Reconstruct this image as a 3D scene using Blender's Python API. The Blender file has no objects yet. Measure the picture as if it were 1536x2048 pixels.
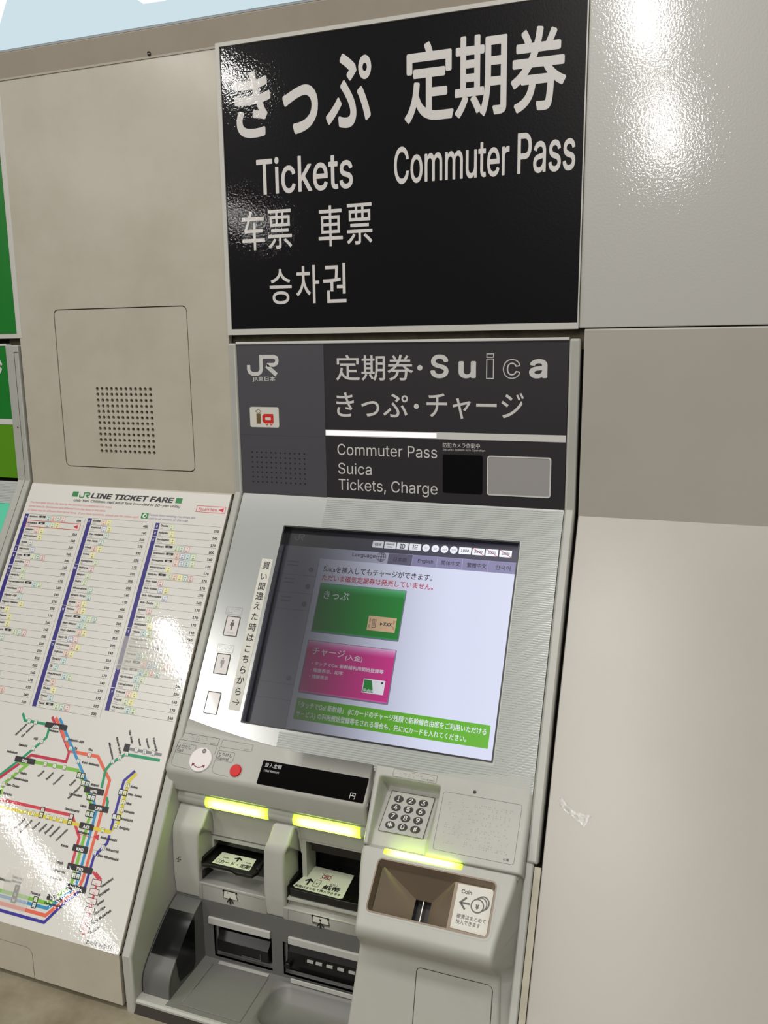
import bpy, bmesh, math, random, os
from mathutils import Matrix, Vector
from mathutils.geometry import tessellate_polygon
rad = math.radians
sc = bpy.context.scene
C = sc.collection

# ------------------------------------------------------------------ camera
cam_d = bpy.data.cameras.new('camera'); cam = bpy.data.objects.new('camera', cam_d); C.objects.link(cam)
def rodrigues(r):
    t = math.sqrt(sum(a*a for a in r)); k = [a/t for a in r]
    K = Matrix(((0, -k[2], k[1]), (k[2], 0, -k[0]), (-k[1], k[0], 0)))
    return Matrix.Identity(3) + math.sin(t)*K + (1-math.cos(t))*(K@K)
Rc = rodrigues((0.1926, 0.3501, 0.0235)) @ Matrix(((1, 0, 0), (0, 0, -1), (0, 1, 0)))   # world -> camera (x right, y down, z ahead)
rot = Rc.transposed() @ Matrix(((1, 0, 0), (0, -1, 0), (0, 0, -1)))
cam.matrix_world = Matrix.Translation((0.683, -1.1899, 0.2287)) @ rot.to_4x4()
cam_d.sensor_fit = 'VERTICAL'; cam_d.sensor_height = 24.0; cam_d.lens = 24.0*1670.74/2048
cam_d.clip_start = .01
sc.camera = cam
# ------------------------------------------------------------------ ambient light, ceiling lamps and an added overhead fill
wd = bpy.data.worlds.new('world'); sc.world = wd; wd.use_nodes = True
wd.node_tree.nodes['Background'].inputs[0].default_value = (1.0, .965, .90, 1)
wd.node_tree.nodes['Background'].inputs[1].default_value = .085
def lamp(name, x, y0, y1, w, watts, z=1.3):
    l = bpy.data.lights.new(name, 'AREA'); l.shape = 'RECTANGLE'; l.size = w; l.size_y = abs(y1-y0); l.energy = watts
    l.color = (1, .975, .93)
    o = bpy.data.objects.new(name, l); C.objects.link(o); o.location = (x, (y0+y1)/2, z)
def fill_lamp(x0, x1, y, w, watts, z):
    l = bpy.data.lights.new('overhead_light', 'AREA'); l.shape = 'RECTANGLE'; l.size = x1-x0; l.size_y = w; l.energy = watts; l.color = (1, .975, .93)
    o = bpy.data.objects.new('overhead_light', l); C.objects.link(o); o.location = ((x0+x1)/2, y, z)
fill_lamp(-2.4, 2.9, -1.15, .30, 47, 1.97)  # added fill from above, set where the glossy faces do not mirror it
lamp('overhead_light', .34, -1.8, -3.0, .12, 27, 1.97)
lamp('overhead_light', .34, -3.3, -4.55, .12, 46, 1.97)
lamp('overhead_light', .34, -5.4, -7.9, .12, 84, 1.97)
lamp('overhead_light', -2.28, -2.6, -4.25, .12, 44, 1.97)
lamp('overhead_light', -5.15, -5.2, -10.0, .07, 100, 1.97)
sc.view_settings.view_transform = 'Standard'; sc.view_settings.look = 'None'
sc.view_settings.exposure = 0.0; sc.view_settings.gamma = 1.0; sc.view_settings.use_curve_mapping = False

# ------------------------------------------------------------------ materials
def lin(c):
    f = lambda v: (v/255)/12.92 if v/255 <= .04045 else ((v/255+.055)/1.055)**2.4
    return (f(c[0]), f(c[1]), f(c[2]), 1)
MATS = {}
def mat(name, col, rough=.5, metal=0, spec=.5, bump=0, bscale=400, dirt=0, dscale=8, dcol=None, coat=0, crough=.05, emis=None, estr=0, alpha=1):
    if name in MATS: return MATS[name]
    m = bpy.data.materials.new(name); m.use_nodes = True; nt = m.node_tree; b = nt.nodes['Principled BSDF']
    b.inputs['Base Color'].default_value = lin(col); b.inputs['Roughness'].default_value = rough
    b.inputs['Metallic'].default_value = metal; b.inputs['Specular IOR Level'].default_value = spec
    b.inputs['Coat Weight'].default_value = coat; b.inputs['Coat Roughness'].default_value = crough
    b.inputs['Alpha'].default_value = alpha
    tc = nt.nodes.new('ShaderNodeTexCoord')
    if bump:
        n = nt.nodes.new('ShaderNodeTexNoise'); n.inputs['Scale'].default_value = bscale; n.inputs['Detail'].default_value = 2
        bp = nt.nodes.new('ShaderNodeBump'); bp.inputs['Strength'].default_value = bump; bp.inputs['Distance'].default_value = .0005
        nt.links.new(tc.outputs['Object'], n.inputs['Vector']); nt.links.new(n.outputs[0], bp.inputs['Height'])
        nt.links.new(bp.outputs[0], b.inputs['Normal']); nt.links.new(bp.outputs[0], b.inputs['Coat Normal'])
    if dirt:
        n = nt.nodes.new('ShaderNodeTexNoise'); n.inputs['Scale'].default_value = dscale; n.inputs['Detail'].default_value = 6; n.inputs['Roughness'].default_value = .65
        r = nt.nodes.new('ShaderNodeValToRGB'); r.color_ramp.elements[0].position = .42; r.color_ramp.elements[1].position = .72
        d = dcol or tuple(v*.72 for v in col); a = lin(d); o = lin(col)
        r.color_ramp.elements[0].color = o; r.color_ramp.elements[1].color = tuple(o[i]*(1-dirt)+a[i]*dirt for i in range(3))+(1,)
        nt.links.new(tc.outputs['Object'], n.inputs['Vector']); nt.links.new(n.outputs[0], r.inputs[0]); nt.links.new(r.outputs[0], b.inputs['Base Color'])
    if emis:
        b.inputs['Emission Color'].default_value = lin(emis); b.inputs['Emission Strength'].default_value = estr
    MATS[name] = m; return m
BEIGE = mat('beige_paint', (186, 179, 164), .42, coat=.3, crough=.16, bump=.05, bscale=900, dirt=.35, dscale=5, dcol=(150, 140, 118))
WHITEP = mat('gloss_white_panel', (186, 184, 178), .32, bump=.2, bscale=330, coat=1, crough=.05)
WALLR = mat('satin_grey_panel', (174, 169, 160), .30, bump=.04, bscale=900, dirt=.15, dscale=3)
BEAM = mat('beam_paint', (172, 162, 148), .45, dirt=.2)
FRAME = mat('sign_frame', (196, 194, 186), .35)
BLACK = mat('gloss_black_sheet', (11, 9, 12), .3, spec=.1, bump=.16, bscale=330, coat=1, crough=.03)
GREEN = mat('gloss_green_sheet', (10, 118, 32), .3, bump=.2, bscale=330, coat=1, crough=.04)
LGREEN = mat('light_green_sheet', (84, 142, 10), .35, bump=.1, coat=.5)
SIGNW = mat('sign_white', (212, 208, 205), .4, coat=.6, crough=.04, bump=.2, bscale=330)
GAP = mat('dark_gap', (38, 34, 24), .8)
GRIME = mat('grimy_recess', (96, 86, 66), .7, dirt=.8, dscale=30, dcol=(40, 34, 22))
PLAST = mat('pale_grey_plastic', (176, 175, 168), .4, bump=.04, bscale=1500, dirt=.2, dscale=10)
PLAST2 = mat('rail_plastic', (172, 172, 164), .32, dirt=.15, dscale=12)
SILVER = mat('silver_paint', (182, 184, 182), .2, metal=.3, bump=.03, bscale=2000)
RIB = mat('ribbed_silver', (168, 172, 168), .35)
DGREY = mat('dark_grey_panel', (74, 73, 78), .38, bump=.03)
CHAR = mat('charcoal_panel', (40, 37, 40), .4)
PRW = mat('print_light', (200, 199, 196), .4)
MGREY = mat('module_grey', (96, 96, 94), .42, bump=.08, bscale=1500)
MGREY2 = mat('module_grey_light', (116, 115, 111), .45)
BLK = mat('black_plastic', (14, 13, 13), .3)
BGLASS = mat('black_glass', (7, 7, 8), .22, spec=.35)
HOP = mat('bronze_hopper', (126, 112, 95), .38, metal=.3, bump=.05, bscale=1200)
LABEL = mat('label_paper', (208, 206, 196), .45)
LABELG = mat('label_green_white', (206, 210, 190), .4)
INK = mat('ink_black', (22, 20, 20), .5)
INKG = mat('ink_grey', (92, 90, 88), .5)
RED = mat('red_button', (205, 22, 26), .3, coat=.5)
DARKLINE = mat('seam_line', (60, 56, 48), .7)
FAINT = mat('faint_print', (150, 150, 144), .5)
POSTER = mat('poster_sheet', (215, 212, 205), .28, coat=1, crough=.02, bump=.10, bscale=240)
LEDGE = mat('stone_ledge', (150, 142, 122), .38, dirt=.9, dscale=9, dcol=(112, 102, 80), bump=.1, bscale=60)
TAPE = mat('clear_tape', (225, 223, 216), .12, coat=1, bump=.8, bscale=300, alpha=.35)
def ink(name, c, rough=.35): return mat('ink_'+name, c, rough, coat=1, crough=.02, bump=.10, bscale=240)
PK = ink('poster_black', (26, 24, 26)); PGREEN = ink('poster_green', (24, 128, 62)); PRED = ink('poster_red', (206, 26, 58)); PNAVY = ink('poster_navy', (36, 26, 120))
PGREY = ink('poster_grey', (120, 118, 122)); PLINE = ink('poster_hairline', (80, 78, 80)); PWHITE = ink('poster_white', (236, 234, 228))
TINT = {k: ink(k, c) for k, c in dict(JK=(86, 170, 176), JU=(226, 130, 90), JA=(30, 130, 90), JS=(196, 40, 60), JY=(150, 196, 90), JC=(224, 110, 70), JB=(226, 216, 90),
        JE=(186, 40, 66), JO=(40, 70, 150), JT=(226, 120, 70), JJ=(30, 140, 110), JL=(120, 124, 126)).items()}
PALE = {k: ink('pale_'+k, c) for k, c in dict(JK=(206, 222, 216), JU=(232, 212, 200), JA=(214, 224, 212), JS=(232, 216, 210), JY=(220, 226, 204), JC=(232, 214, 202), JB=(232, 230, 176),
        JE=(232, 214, 210), JO=(220, 224, 228), JT=(232, 214, 202), JJ=(214, 226, 216), JL=(222, 222, 218)).items()}
def rail_col(k): return TINT[k]
M_G = ink('line_green', (0, 146, 98)); M_C = ink('line_crimson', (188, 32, 66)); M_O = ink('line_orange', (224, 98, 70)); M_B = ink('line_blue', (40, 140, 190)); M_L = ink('line_lime', (122, 186, 62))
M_R = ink('line_red', (206, 52, 70)); M_Y = ink('line_yellow', (216, 200, 44)); M_N = ink('line_navy', (44, 34, 146)); M_GR = ink('line_grey', (124, 124, 128))

def emit(name, col, strength):
    if name in MATS: return MATS[name]
    m = bpy.data.materials.new(name); m.use_nodes = True; nt = m.node_tree; nt.nodes.clear()
    e = nt.nodes.new('ShaderNodeEmission'); e.inputs[0].default_value = lin(col); e.inputs[1].default_value = strength
    o = nt.nodes.new('ShaderNodeOutputMaterial'); nt.links.new(e.outputs[0], o.inputs[0]); MATS[name] = m; return m
def lcd(name, col, strength=1.0):
    """twisted-nematic panel: light leaves strongest towards the right of the panel and falls off to the left-hand side of its cone"""
    if 'lcd_'+name in MATS: return MATS['lcd_'+name]
    m = bpy.data.materials.new('lcd_'+name); m.use_nodes = True; nt = m.node_tree; nt.nodes.clear(); N = nt.nodes.new; L = nt.links.new
    g = N('ShaderNodeNewGeometry'); d = N('ShaderNodeVectorMath'); d.operation = 'DOT_PRODUCT'
    d.inputs[1].default_value = LCD_AXIS
    L(g.outputs['Incoming'], d.inputs[0])
    r = N('ShaderNodeMapRange'); r.interpolation_type = 'SMOOTHSTEP'; r.inputs['From Min'].default_value = LCD_LO; r.inputs['From Max'].default_value = LCD_HI
    r.inputs['To Min'].default_value = .06*strength; r.inputs['To Max'].default_value = strength
    L(d.outputs['Value'], r.inputs['Value'])
    e = N('ShaderNodeEmission'); e.inputs[0].default_value = lin(col); L(r.outputs[0], e.inputs[1])
    o = N('ShaderNodeOutputMaterial'); L(e.outputs[0], o.inputs[0]); MATS['lcd_'+name] = m; return m
LCD_AXIS = (-1, 0, 0); LCD_LO = -.432; LCD_HI = -.246

# ------------------------------------------------------------------ frames: (u, v, n) in mm on a plane -> metres in the scene
class Fr:
    def __init__(s, y0, z0, tilt=0, up=False, x0=0):
        s.o = Vector((x0, y0, z0)); t = rad(tilt); s.up = up
        s.dv = Vector((0, 0, 1)) if up else Vector((0, -math.sin(t), -math.cos(t)))
        s.n = Vector((0, -math.cos(t), math.sin(t))) if not up else Vector((0, -1, 0))
        s.du = Vector((1, 0, 0)); s.sg = 1 if up else -1
    def __call__(s, u, v, n=0): return s.o + s.du*(u/1000) + s.dv*(v/1000) + s.n*(n/1000)
T = 31.35; sT, cT = math.sin(rad(T)), math.cos(rad(T))
FW = Fr(0, 0, up=True)                      # upright wall plane, v = height
FS = Fr(0, 0, T)                            # sloping fascia plane
FD = Fr(.014*cT, -.014*sT, T)               # display plane, 14 mm behind the fascia
FR = Fr(0, -.0075, T)                       # sloping plane of the right-hand wall panel
YC, ZC = -.385*sT, -.385*cT
FC = Fr(YC, ZC, 44.5)                       # console plane
YB, ZB = -.2758, -.4017
FH = Fr(YB, ZB, 50)                         # coin hopper face
FL = Fr(-.324, -.514, 15)                   # coin module lower face
FP = Fr(-.2515, 0, up=True)                 # face of the slot panel
FLOORP = Fr(0, 0)                           # used for horizontal things
class Flat:                                 # horizontal plane: u = x, v = depth towards viewer (mm, positive towards viewer), n up
    def __init__(s, z): s.z = z; s.sg = -1
    def __call__(s, u, v, n=0): return Vector((u/1000, -v/1000, s.z+n/1000))

# ------------------------------------------------------------------ mesh builder
class MB:
    def __init__(s): s.v = []; s.f = []; s.m = []; s.mats = []; s.sm = []
    def mi(s, m):
        if m not in s.mats: s.mats.append(m)
        return s.mats.index(m)
    def face(s, pts, m, smooth=False):
        b = len(s.v); s.v += [tuple(p) for p in pts]; s.f.append(tuple(range(b, b+len(pts)))); s.m.append(s.mi(m)); s.sm.append(smooth)
    def mesh(s, vs, fs, m, smooth=False):
        b = len(s.v); s.v += [tuple(p) for p in vs]; k = s.mi(m)
        for f in fs: s.f.append(tuple(b+i for i in f)); s.m.append(k); s.sm.append(smooth)
    def quad(s, fr, u0, v0, u1, v1, n, m): s.face([fr(u0, v0, n), fr(u1, v0, n), fr(u1, v1, n), fr(u0, v1, n)], m)
    def poly(s, fr, pts, n, m): s.face([fr(u, v, n) for u, v in pts], m)
    def prism(s, fr, pts, n0, n1, m, smooth=False):
        k = len(pts); vs = [fr(u, v, n0) for u, v in pts] + [fr(u, v, n1) for u, v in pts]
        fs = [tuple(range(k)), tuple(range(2*k-1, k-1, -1))] + [(i, (i+1) % k, k+(i+1) % k, k+i) for i in range(k)]
        s.mesh(vs, fs, m, smooth)
    def box(s, fr, u0, v0, u1, v1, n0, n1, m): s.prism(fr, [(u0, v0), (u1, v0), (u1, v1), (u0, v1)], n0, n1, m)
    def rbox(s, fr, u0, v0, u1, v1, r, n0, n1, m, bev=0):
        if not bev: s.prism(fr, rr(u0, v0, u1, v1, r), n0, n1, m); return
        a = rr(u0, v0, u1, v1, r); c = rr(u0+bev, v0+bev*(1 if v1 > v0 else -1), u1-bev, v1-bev*(1 if v1 > v0 else -1), max(r-bev, .3))
        k = len(a); vs = [fr(u, v, n0) for u, v in a]+[fr(u, v, n1-bev) for u, v in a]+[fr(u, v, n1) for u, v in c]
        fs = [tuple(range(2*k, 3*k))]+[(i, (i+1) % k, k+(i+1) % k, k+i) for i in range(k)]+[(k+i, k+(i+1) % k, 2*k+(i+1) % k, 2*k+i) for i in range(k)]
        s.mesh(vs, fs, m)
    def ring(s, fr, outer, inner, n0, n1, m):
        """flat ring between two outlines of equal count, with inner and outer walls"""
        k = len(outer); vs = [fr(u, v, n) for n in (n0, n1) for pts in (outer, inner) for u, v in pts]
        fs = []
        for i in range(k):
            j = (i+1) % k
            fs += [(2*k+i, 2*k+j, 3*k+j, 3*k+i), (i, j, 2*k+j, 2*k+i), (k+i, k+j, 3*k+j, 3*k+i)]
        s.mesh(vs, fs, m)
    def stroke(s, fr, pts, w, n, m, closed=False):
        k = len(pts); P = [Vector(p) for p in pts]; L = []; R = []
        for i in range(k):
            a = P[i-1] if (i > 0 or closed) else None; b = P[i]; c = P[(i+1) % k] if (i < k-1 or closed) else None
            d1 = (b-a).normalized() if a is not None else None; d2 = (c-b).normalized() if c is not None else None
            d1 = d1 if d1 is not None else d2; d2 = d2 if d2 is not None else d1
            t = (d1+d2); t = t.normalized() if t.length > 1e-6 else d1
            nn = Vector((-t.y, t.x)); cs = max(.35, nn.dot(Vector((-d1.y, d1.x)))); o = nn*(w/2/cs); L.append(b+o); R.append(b-o)
        vs = [fr(p.x, p.y, n) for p in L]+[fr(p.x, p.y, n) for p in R]
        rng = range(k if closed else k-1); s.mesh(vs, [(i, (i+1) % k, k+(i+1) % k, k+i) for i in rng], m)
    def dot(s, fr, u, v, r, n, m, seg=20): s.poly(fr, [(u+r*math.cos(i*2*math.pi/seg), v+r*math.sin(i*2*math.pi/seg)) for i in range(seg)], n, m)
    def disc(s, fr, u, v, r, n0, n1, m, seg=32, bev=0):
        c = lambda q: [(u+q*math.cos(i*2*math.pi/seg), v+q*math.sin(i*2*math.pi/seg)) for i in range(seg)]
        k = seg; a = c(r); b = c(r-bev)
        vs = [fr(x, y, n0) for x, y in a]+[fr(x, y, n1-bev) for x, y in a]+[fr(x, y, n1) for x, y in b]
        s.mesh(vs, [(i, (i+1) % k, k+(i+1) % k, k+i) for i in range(k)]+[(k+i, k+(i+1) % k, 2*k+(i+1) % k, 2*k+i) for i in range(k)], m, True)
        s.mesh([fr(x, y, n1) for x, y in b], [tuple(range(k))], m)
    def grid(s, P, m, closed=False, smooth=True, skip=None):
        R, K = len(P), len(P[0]); vs = [p for row in P for p in row]
        fs = [(i*K+j, i*K+j+1, (i+1)*K+j+1, (i+1)*K+j) for i in range(R-1) for j in range(K-1) if not (skip and skip(i, j))]
        s.mesh(vs, fs, m, smooth)
    def oval(s, fr, u, v, ra, rb, n0, n1, m, seg=28):
        k = seg; c = lambda q: [(u+(ra-q)*math.cos(i*2*math.pi/seg), v+(rb-q)*math.sin(i*2*math.pi/seg)) for i in range(seg)]
        vs = [fr(x, y, n0) for x, y in c(0)]+[fr(x, y, n1-.5) for x, y in c(0)]+[fr(x, y, n1) for x, y in c(.5)]
        s.mesh(vs, [(i, (i+1) % k, k+(i+1) % k, k+i) for i in range(k)]+[(k+i, k+(i+1) % k, 2*k+(i+1) % k, 2*k+i) for i in range(k)], m, True); s.mesh([fr(x, y, n1) for x, y in c(.5)], [tuple(range(k))], m)
    def extr(s, prof, x0, x1, m, smooth=False):
        """closed (y, z) outline in mm extruded along x with end caps"""
        k = len(prof); vs = [(x0/1000, y/1000, z/1000) for y, z in prof]+[(x1/1000, y/1000, z/1000) for y, z in prof]
        s.mesh(vs, [(i, (i+1) % k, k+(i+1) % k, k+i) for i in range(k)], m, smooth)
        s.mesh(vs, [tuple(range(k)), tuple(range(2*k-1, k-1, -1))], m)
    def text(s, fr, st, m, n, box=None, at=None, size=5, xs=1, al='L', bold=0, rot=0, shear=0, track=1, res=3):
        if box and abs(box[1]-box[3]) > 20: res = 9
        if bold:               # heavier weight: the same outline struck five times, a hair apart
            w_, h_ = 1, 1
            vs, fs, bb = glyphs(st, 0, shear, track, res)
            st_ = .02 if size > 4 or box else .01
            for q, (sx, sy) in enumerate([(0, 0)]+([(math.cos(k_*math.pi/6), math.sin(k_*math.pi/6)) for k_ in range(12)] if box and abs(box[1]-box[3]) > 20 else [(-1, -1), (1, -1), (-1, 1), (1, 1)])):
                if box:
                    ex = abs(box[2]-box[0])/(bb[2]-bb[0]+2*bold)*bold; ey = (box[1]-box[3])/(bb[3]-bb[1]+2*bold)*bold; ii = (box[0]+ex+sx*ex, box[1]-ey+sy*ey, box[2]-ex+sx*ex, box[3]+ey+sy*ey)
                    s.text(fr, st, m, n+q*st_, box=ii, shear=shear, track=track, res=res)
                else: s.text(fr, st, m, n+q*st_, at=(at[0]+sx*bold*size, at[1]+sy*bold*size), size=size, xs=xs, al=al, rot=rot, shear=shear, track=track)
            return
        vs, fs, bb = glyphs(st, bold, shear, track, res)
        if not vs: return
        if box:
            u0, vt, u1, vb = box; w = bb[2]-bb[0]; h = bb[3]-bb[1]
            pts = [fr(u0+(u1-u0)*(x-bb[0])/w, vb+(vt-vb)*(y-bb[1])/h, n+l*.004) for x, y, l in vs]
        else:
            x0 = {'L': bb[0], 'R': bb[2], 'C': (bb[0]+bb[2])/2}[al]; c, q = math.cos(rad(rot)), math.sin(rad(rot)); pts = []
            for x, y, l in vs:
                X = (x-x0)*size*xs; Y = y*size; pts.append(fr(at[0]+X*c-Y*q, at[1]+fr.sg*(X*q+Y*c), n+l*.004))
        s.mesh(pts, fs, m)
    def build(s, name, parent=None, **k):
        me = bpy.data.meshes.new(name); me.from_pydata(s.v, [], s.f)
        for m in s.mats: me.materials.append(m)
        me.polygons.foreach_set('material_index', s.m); me.polygons.foreach_set('use_smooth', s.sm); me.update()
        o = bpy.data.objects.new(name, me); C.objects.link(o)
        if k.get('weld') or k.get('bevel'):
            bm = bmesh.new(); bm.from_mesh(me); bmesh.ops.remove_doubles(bm, verts=bm.verts, dist=1e-6); bmesh.ops.recalc_face_normals(bm, faces=bm.faces); bm.to_mesh(me); bm.free()
        if k.get('bevel'):
            b = o.modifiers.new('bevel', 'BEVEL'); b.width = k['bevel']/1000; b.segments = 3; b.limit_method = 'ANGLE'; b.angle_limit = rad(38); b.harden_normals = False
            for p in me.polygons: p.use_smooth = True
            try: me.set_sharp_from_angle(angle=rad(24))
            except Exception: pass
        if parent is not None: o.parent = parent
        for q in ('label', 'category', 'group', 'kind'):
            if k.get(q): o[q] = k[q]
        return o
_gc = {}
def latin(st): return all(ord(ch) < 0x250 for ch in st) and SANS is not None
try: SANS = bpy.data.fonts.load(os.path.join(bpy.utils.system_resource('DATAFILES'), 'fonts', 'Inter.woff2'))   # Blender's own interface face
except Exception: SANS = None
def glyphs(st, bold=0, shear=0, track=1, res=3):
    key = (st, bold, shear, track, res)
    if key in _gc: return _gc[key]
    c = bpy.data.curves.new('t', 'FONT'); c.body = st; c.font = SANS if latin(st) else c.font; c.size = 1; c.fill_mode = 'NONE'; c.resolution_u = res; c.shear = shear; c.space_character = track
    o = bpy.data.objects.new('t', c); me = bpy.data.meshes.new_from_object(o)
    co = [(v.co.x, v.co.y) for v in me.vertices]; nb = {}
    for e in me.edges:
        a, b = e.vertices; nb.setdefault(a, []).append(b); nb.setdefault(b, []).append(a)
    bpy.data.objects.remove(o); bpy.data.curves.remove(c); bpy.data.meshes.remove(me)
    seen = set(); loops = []
    for a in range(len(co)):
        if a in seen or a not in nb: continue
        L = [a]; seen.add(a); cur = min(nb[a])
        cur = a+1 if a+1 in nb[a] else cur
        while cur not in seen:
            L.append(cur); seen.add(cur); nx = [x for x in nb[cur] if x not in seen]
            if not nx: break
            cur = nx[0]
        if len(L) > 2: loops.append(L)
    def split(L):                       # cut a contour that crosses itself into simple loops (non-zero winding stays the same)
        k = len(L); P = [co[q] for q in L]
        for i in range(k-2):
            (ax, ay), (bx, by) = P[i], P[i+1]
            x0, x1, y0, y1 = min(ax, bx), max(ax, bx), min(ay, by), max(ay, by)
            for j in range(i+2, k):
                if i == 0 and j == k-1: continue
                (cx, cy), (dx, dy) = P[j], P[(j+1) % k]
                if (cx < x0 and dx < x0) or (cx > x1 and dx > x1) or (cy < y0 and dy < y0) or (cy > y1 and dy > y1): continue
                den = (bx-ax)*(dy-cy)-(by-ay)*(dx-cx)
                if abs(den) < 1e-12: continue
                t = ((cx-ax)*(dy-cy)-(cy-ay)*(dx-cx))/den; u = ((cx-ax)*(by-ay)-(cy-ay)*(bx-ax))/den
                if -1e-9 < t < 1+1e-9 and -1e-9 < u < 1+1e-9:
                    co.append((ax+t*(bx-ax), ay+t*(by-ay))); q = len(co)-1
                    A_, B_ = [q]+L[i+1:j+1], [q]+L[j+1:]+L[:i+1]
                    out = []
                    for M in (A_, B_):
                        M = [m for n_, m in enumerate(M) if abs(co[m][0]-co[M[n_-1]][0])+abs(co[m][1]-co[M[n_-1]][1]) > 1e-7]
                        if len(M) > 2 and len(M) < k+1: out += split(M) if len(M) < k else [M]
                    return out
        return [L]
    if latin(st) and SANS is not None: loops = [m for L in loops for m in split(L)]
    area = lambda L: sum(co[L[i-1]][0]*co[L[i]][1]-co[L[i]][0]*co[L[i-1]][1] for i in range(len(L)))/2
    ar = [area(L) for L in loops]; vs = []; fs = []
    loops = [L for L, a in zip(loops, ar) if abs(a) > 1e-6]; ar = [a for a in ar if abs(a) > 1e-6]
    if loops:
        sgn = 1 if ar[max(range(len(ar)), key=lambda i: abs(ar[i]))] > 0 else -1
        def inside(p, L):
            q = False
            for i in range(len(L)):
                x1, y1 = co[L[i-1]]; x2, y2 = co[L[i]]
                if (y1 > p[1]) != (y2 > p[1]) and p[0] < (x2-x1)*(p[1]-y1)/(y2-y1)+x1: q = not q
            return q
        outs = [i for i in range(len(loops)) if ar[i]*sgn > 0]
        hol = {i: [] for i in outs}
        for h in range(len(loops)):
            if ar[h]*sgn < 0:
                k = [i for i in outs if inside(co[loops[h][0]], loops[i])]
                if k: hol[min(k, key=lambda i: abs(ar[i]))].append(h)
        for i in outs:
            P = [loops[i]]+[loops[h] for h in hol[i]]; flat = [co[q] for L in P for q in L]; base = len(vs); vs += [(x, y, outs.index(i) % 4) for x, y in flat]
            for t in tessellate_polygon([[Vector((co[q][0], co[q][1], 0)) for q in L] for L in P]): fs.append(tuple(base+q for q in t))
    bb = (min(p[0] for p in vs), min(p[1] for p in vs), max(p[0] for p in vs), max(p[1] for p in vs)) if vs else None
    _gc[key] = (vs, fs, bb); return _gc[key]
def rr(u0, v0, u1, v1, r, seg=5):
    """rounded rectangle outline"""
    sx = 1 if u1 > u0 else -1; sy = 1 if v1 > v0 else -1; out = []
    for cx, cy, a0 in ((u1-sx*r, v1-sy*r, 0), (u0+sx*r, v1-sy*r, 90), (u0+sx*r, v0+sy*r, 180), (u1-sx*r, v0+sy*r, 270)):
        for i in range(seg+1):
            a = rad(a0+90*i/seg); out.append((cx+sx*r*math.cos(a), cy+sy*r*math.sin(a)))
    return out
def fillet(pts, rs, seg=6):
    """round the corners of an open (y, z) polyline"""
    out = [Vector(pts[0])]
    for i in range(1, len(pts)-1):
        a, b, c = Vector(pts[i-1]), Vector(pts[i]), Vector(pts[i+1]); r = rs if isinstance(rs, (int, float)) else rs[i-1]
        d1 = (a-b).normalized(); d2 = (c-b).normalized(); q = min(r, (a-b).length*.48, (c-b).length*.48); p0 = b+d1*q; p1 = b+d2*q
        for k in range(seg+1):
            t = k/seg; out.append(p0*(1-t)**2+b*2*t*(1-t)+p1*t*t)
    out.append(Vector(pts[-1])); return out
def loft(mb, prof, xl, xr, r, D, m, rr_=None, skip=None, xcuts=()):
    """moulded strip: (y, z) profile in mm swept along x from xl(i) to xr(i) with rounded side edges (radius r) and skirts of depth D"""
    k = len(prof); nor = []
    for i in range(k):
        t = (prof[min(i+1, k-1)]-prof[max(i-1, 0)]).normalized(); nor.append(Vector((t.y, -t.x)))   # outward: towards the viewer / up for a downward run
    rows = []
    r2 = r if rr_ is None else rr_
    for i in range(k):
        a, b = xl(i/(k-1)), xr(i/(k-1)); p, n = prof[i], nor[i]; row = []
        def add(x, dep): q = p-n*dep; row.append((x/1000, q.x/1000, q.y/1000))
        add(a, D)
        for j in range(6): t = rad(90*j/5); add(a+r*(1-math.cos(math.pi/2-t if 0 else t)) if 0 else a+r*(1-math.cos(t)), r*(1-math.sin(t)))
        for c in xcuts: add(c, 0)
        for j in range(6): t = rad(90-90*j/5); add(b-r2*(1-math.cos(t)), r2*(1-math.sin(t)))
        add(b, D); rows.append(row)
    mb.grid(rows, m, skip=skip)
def thing(name, label, cat, loc=(0, 0, 0), group=None):
    o = bpy.data.objects.new(name, None); C.objects.link(o); o['label'] = label; o['category'] = cat; o.empty_display_size = .05
    if group: o['group'] = group
    return o

# =================================================================== THE WALL
wall = bpy.data.objects.new('wall_back', None); C.objects.link(wall); wall['kind'] = 'structure'
def holes(mb, fr, u0, v0, du, dv, nu, nv, r, depth, m, seg=12, n=0):
    """sheet of nu x nv square cells, each with a round hole and its wall; (u0, v0) = centre of the first hole"""
    for a in range(nu):
        for b in range(nv):
            cu, cv = u0+a*du, v0+b*dv; hu, hv = abs(du)/2, abs(dv)/2
            sq = []
            ci = []
            for i in range(seg):
                t = 2*math.pi*(i+.5)/seg; x, y = math.cos(t), math.sin(t); k = 1/max(abs(x), abs(y)); sq.append((cu+x*k*hu, cv+y*k*hv)); ci.append((cu+r*x, cv+r*y))
            # snap nearest to corners
            for sx in (-1, 1):
                for sy in (-1, 1):
                    t = math.atan2(sy, sx) % (2*math.pi); i = int(round(t/(2*math.pi)*seg-.5)) % seg; sq[i] = (cu+sx*abs(hu), cv+sy*abs(hv))
            vs = [fr(x, y, n) for x, y in sq]+[fr(x, y, n) for x, y in ci]+[fr(x, y, n-depth) for x, y in ci]
            mb.mesh(vs, [(i, (i+1) % seg, seg+(i+1) % seg, seg+i) for i in range(seg)]+[(seg+i, seg+(i+1) % seg, 2*seg+(i+1) % seg, 2*seg+i) for i in range(seg)], m)
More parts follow.
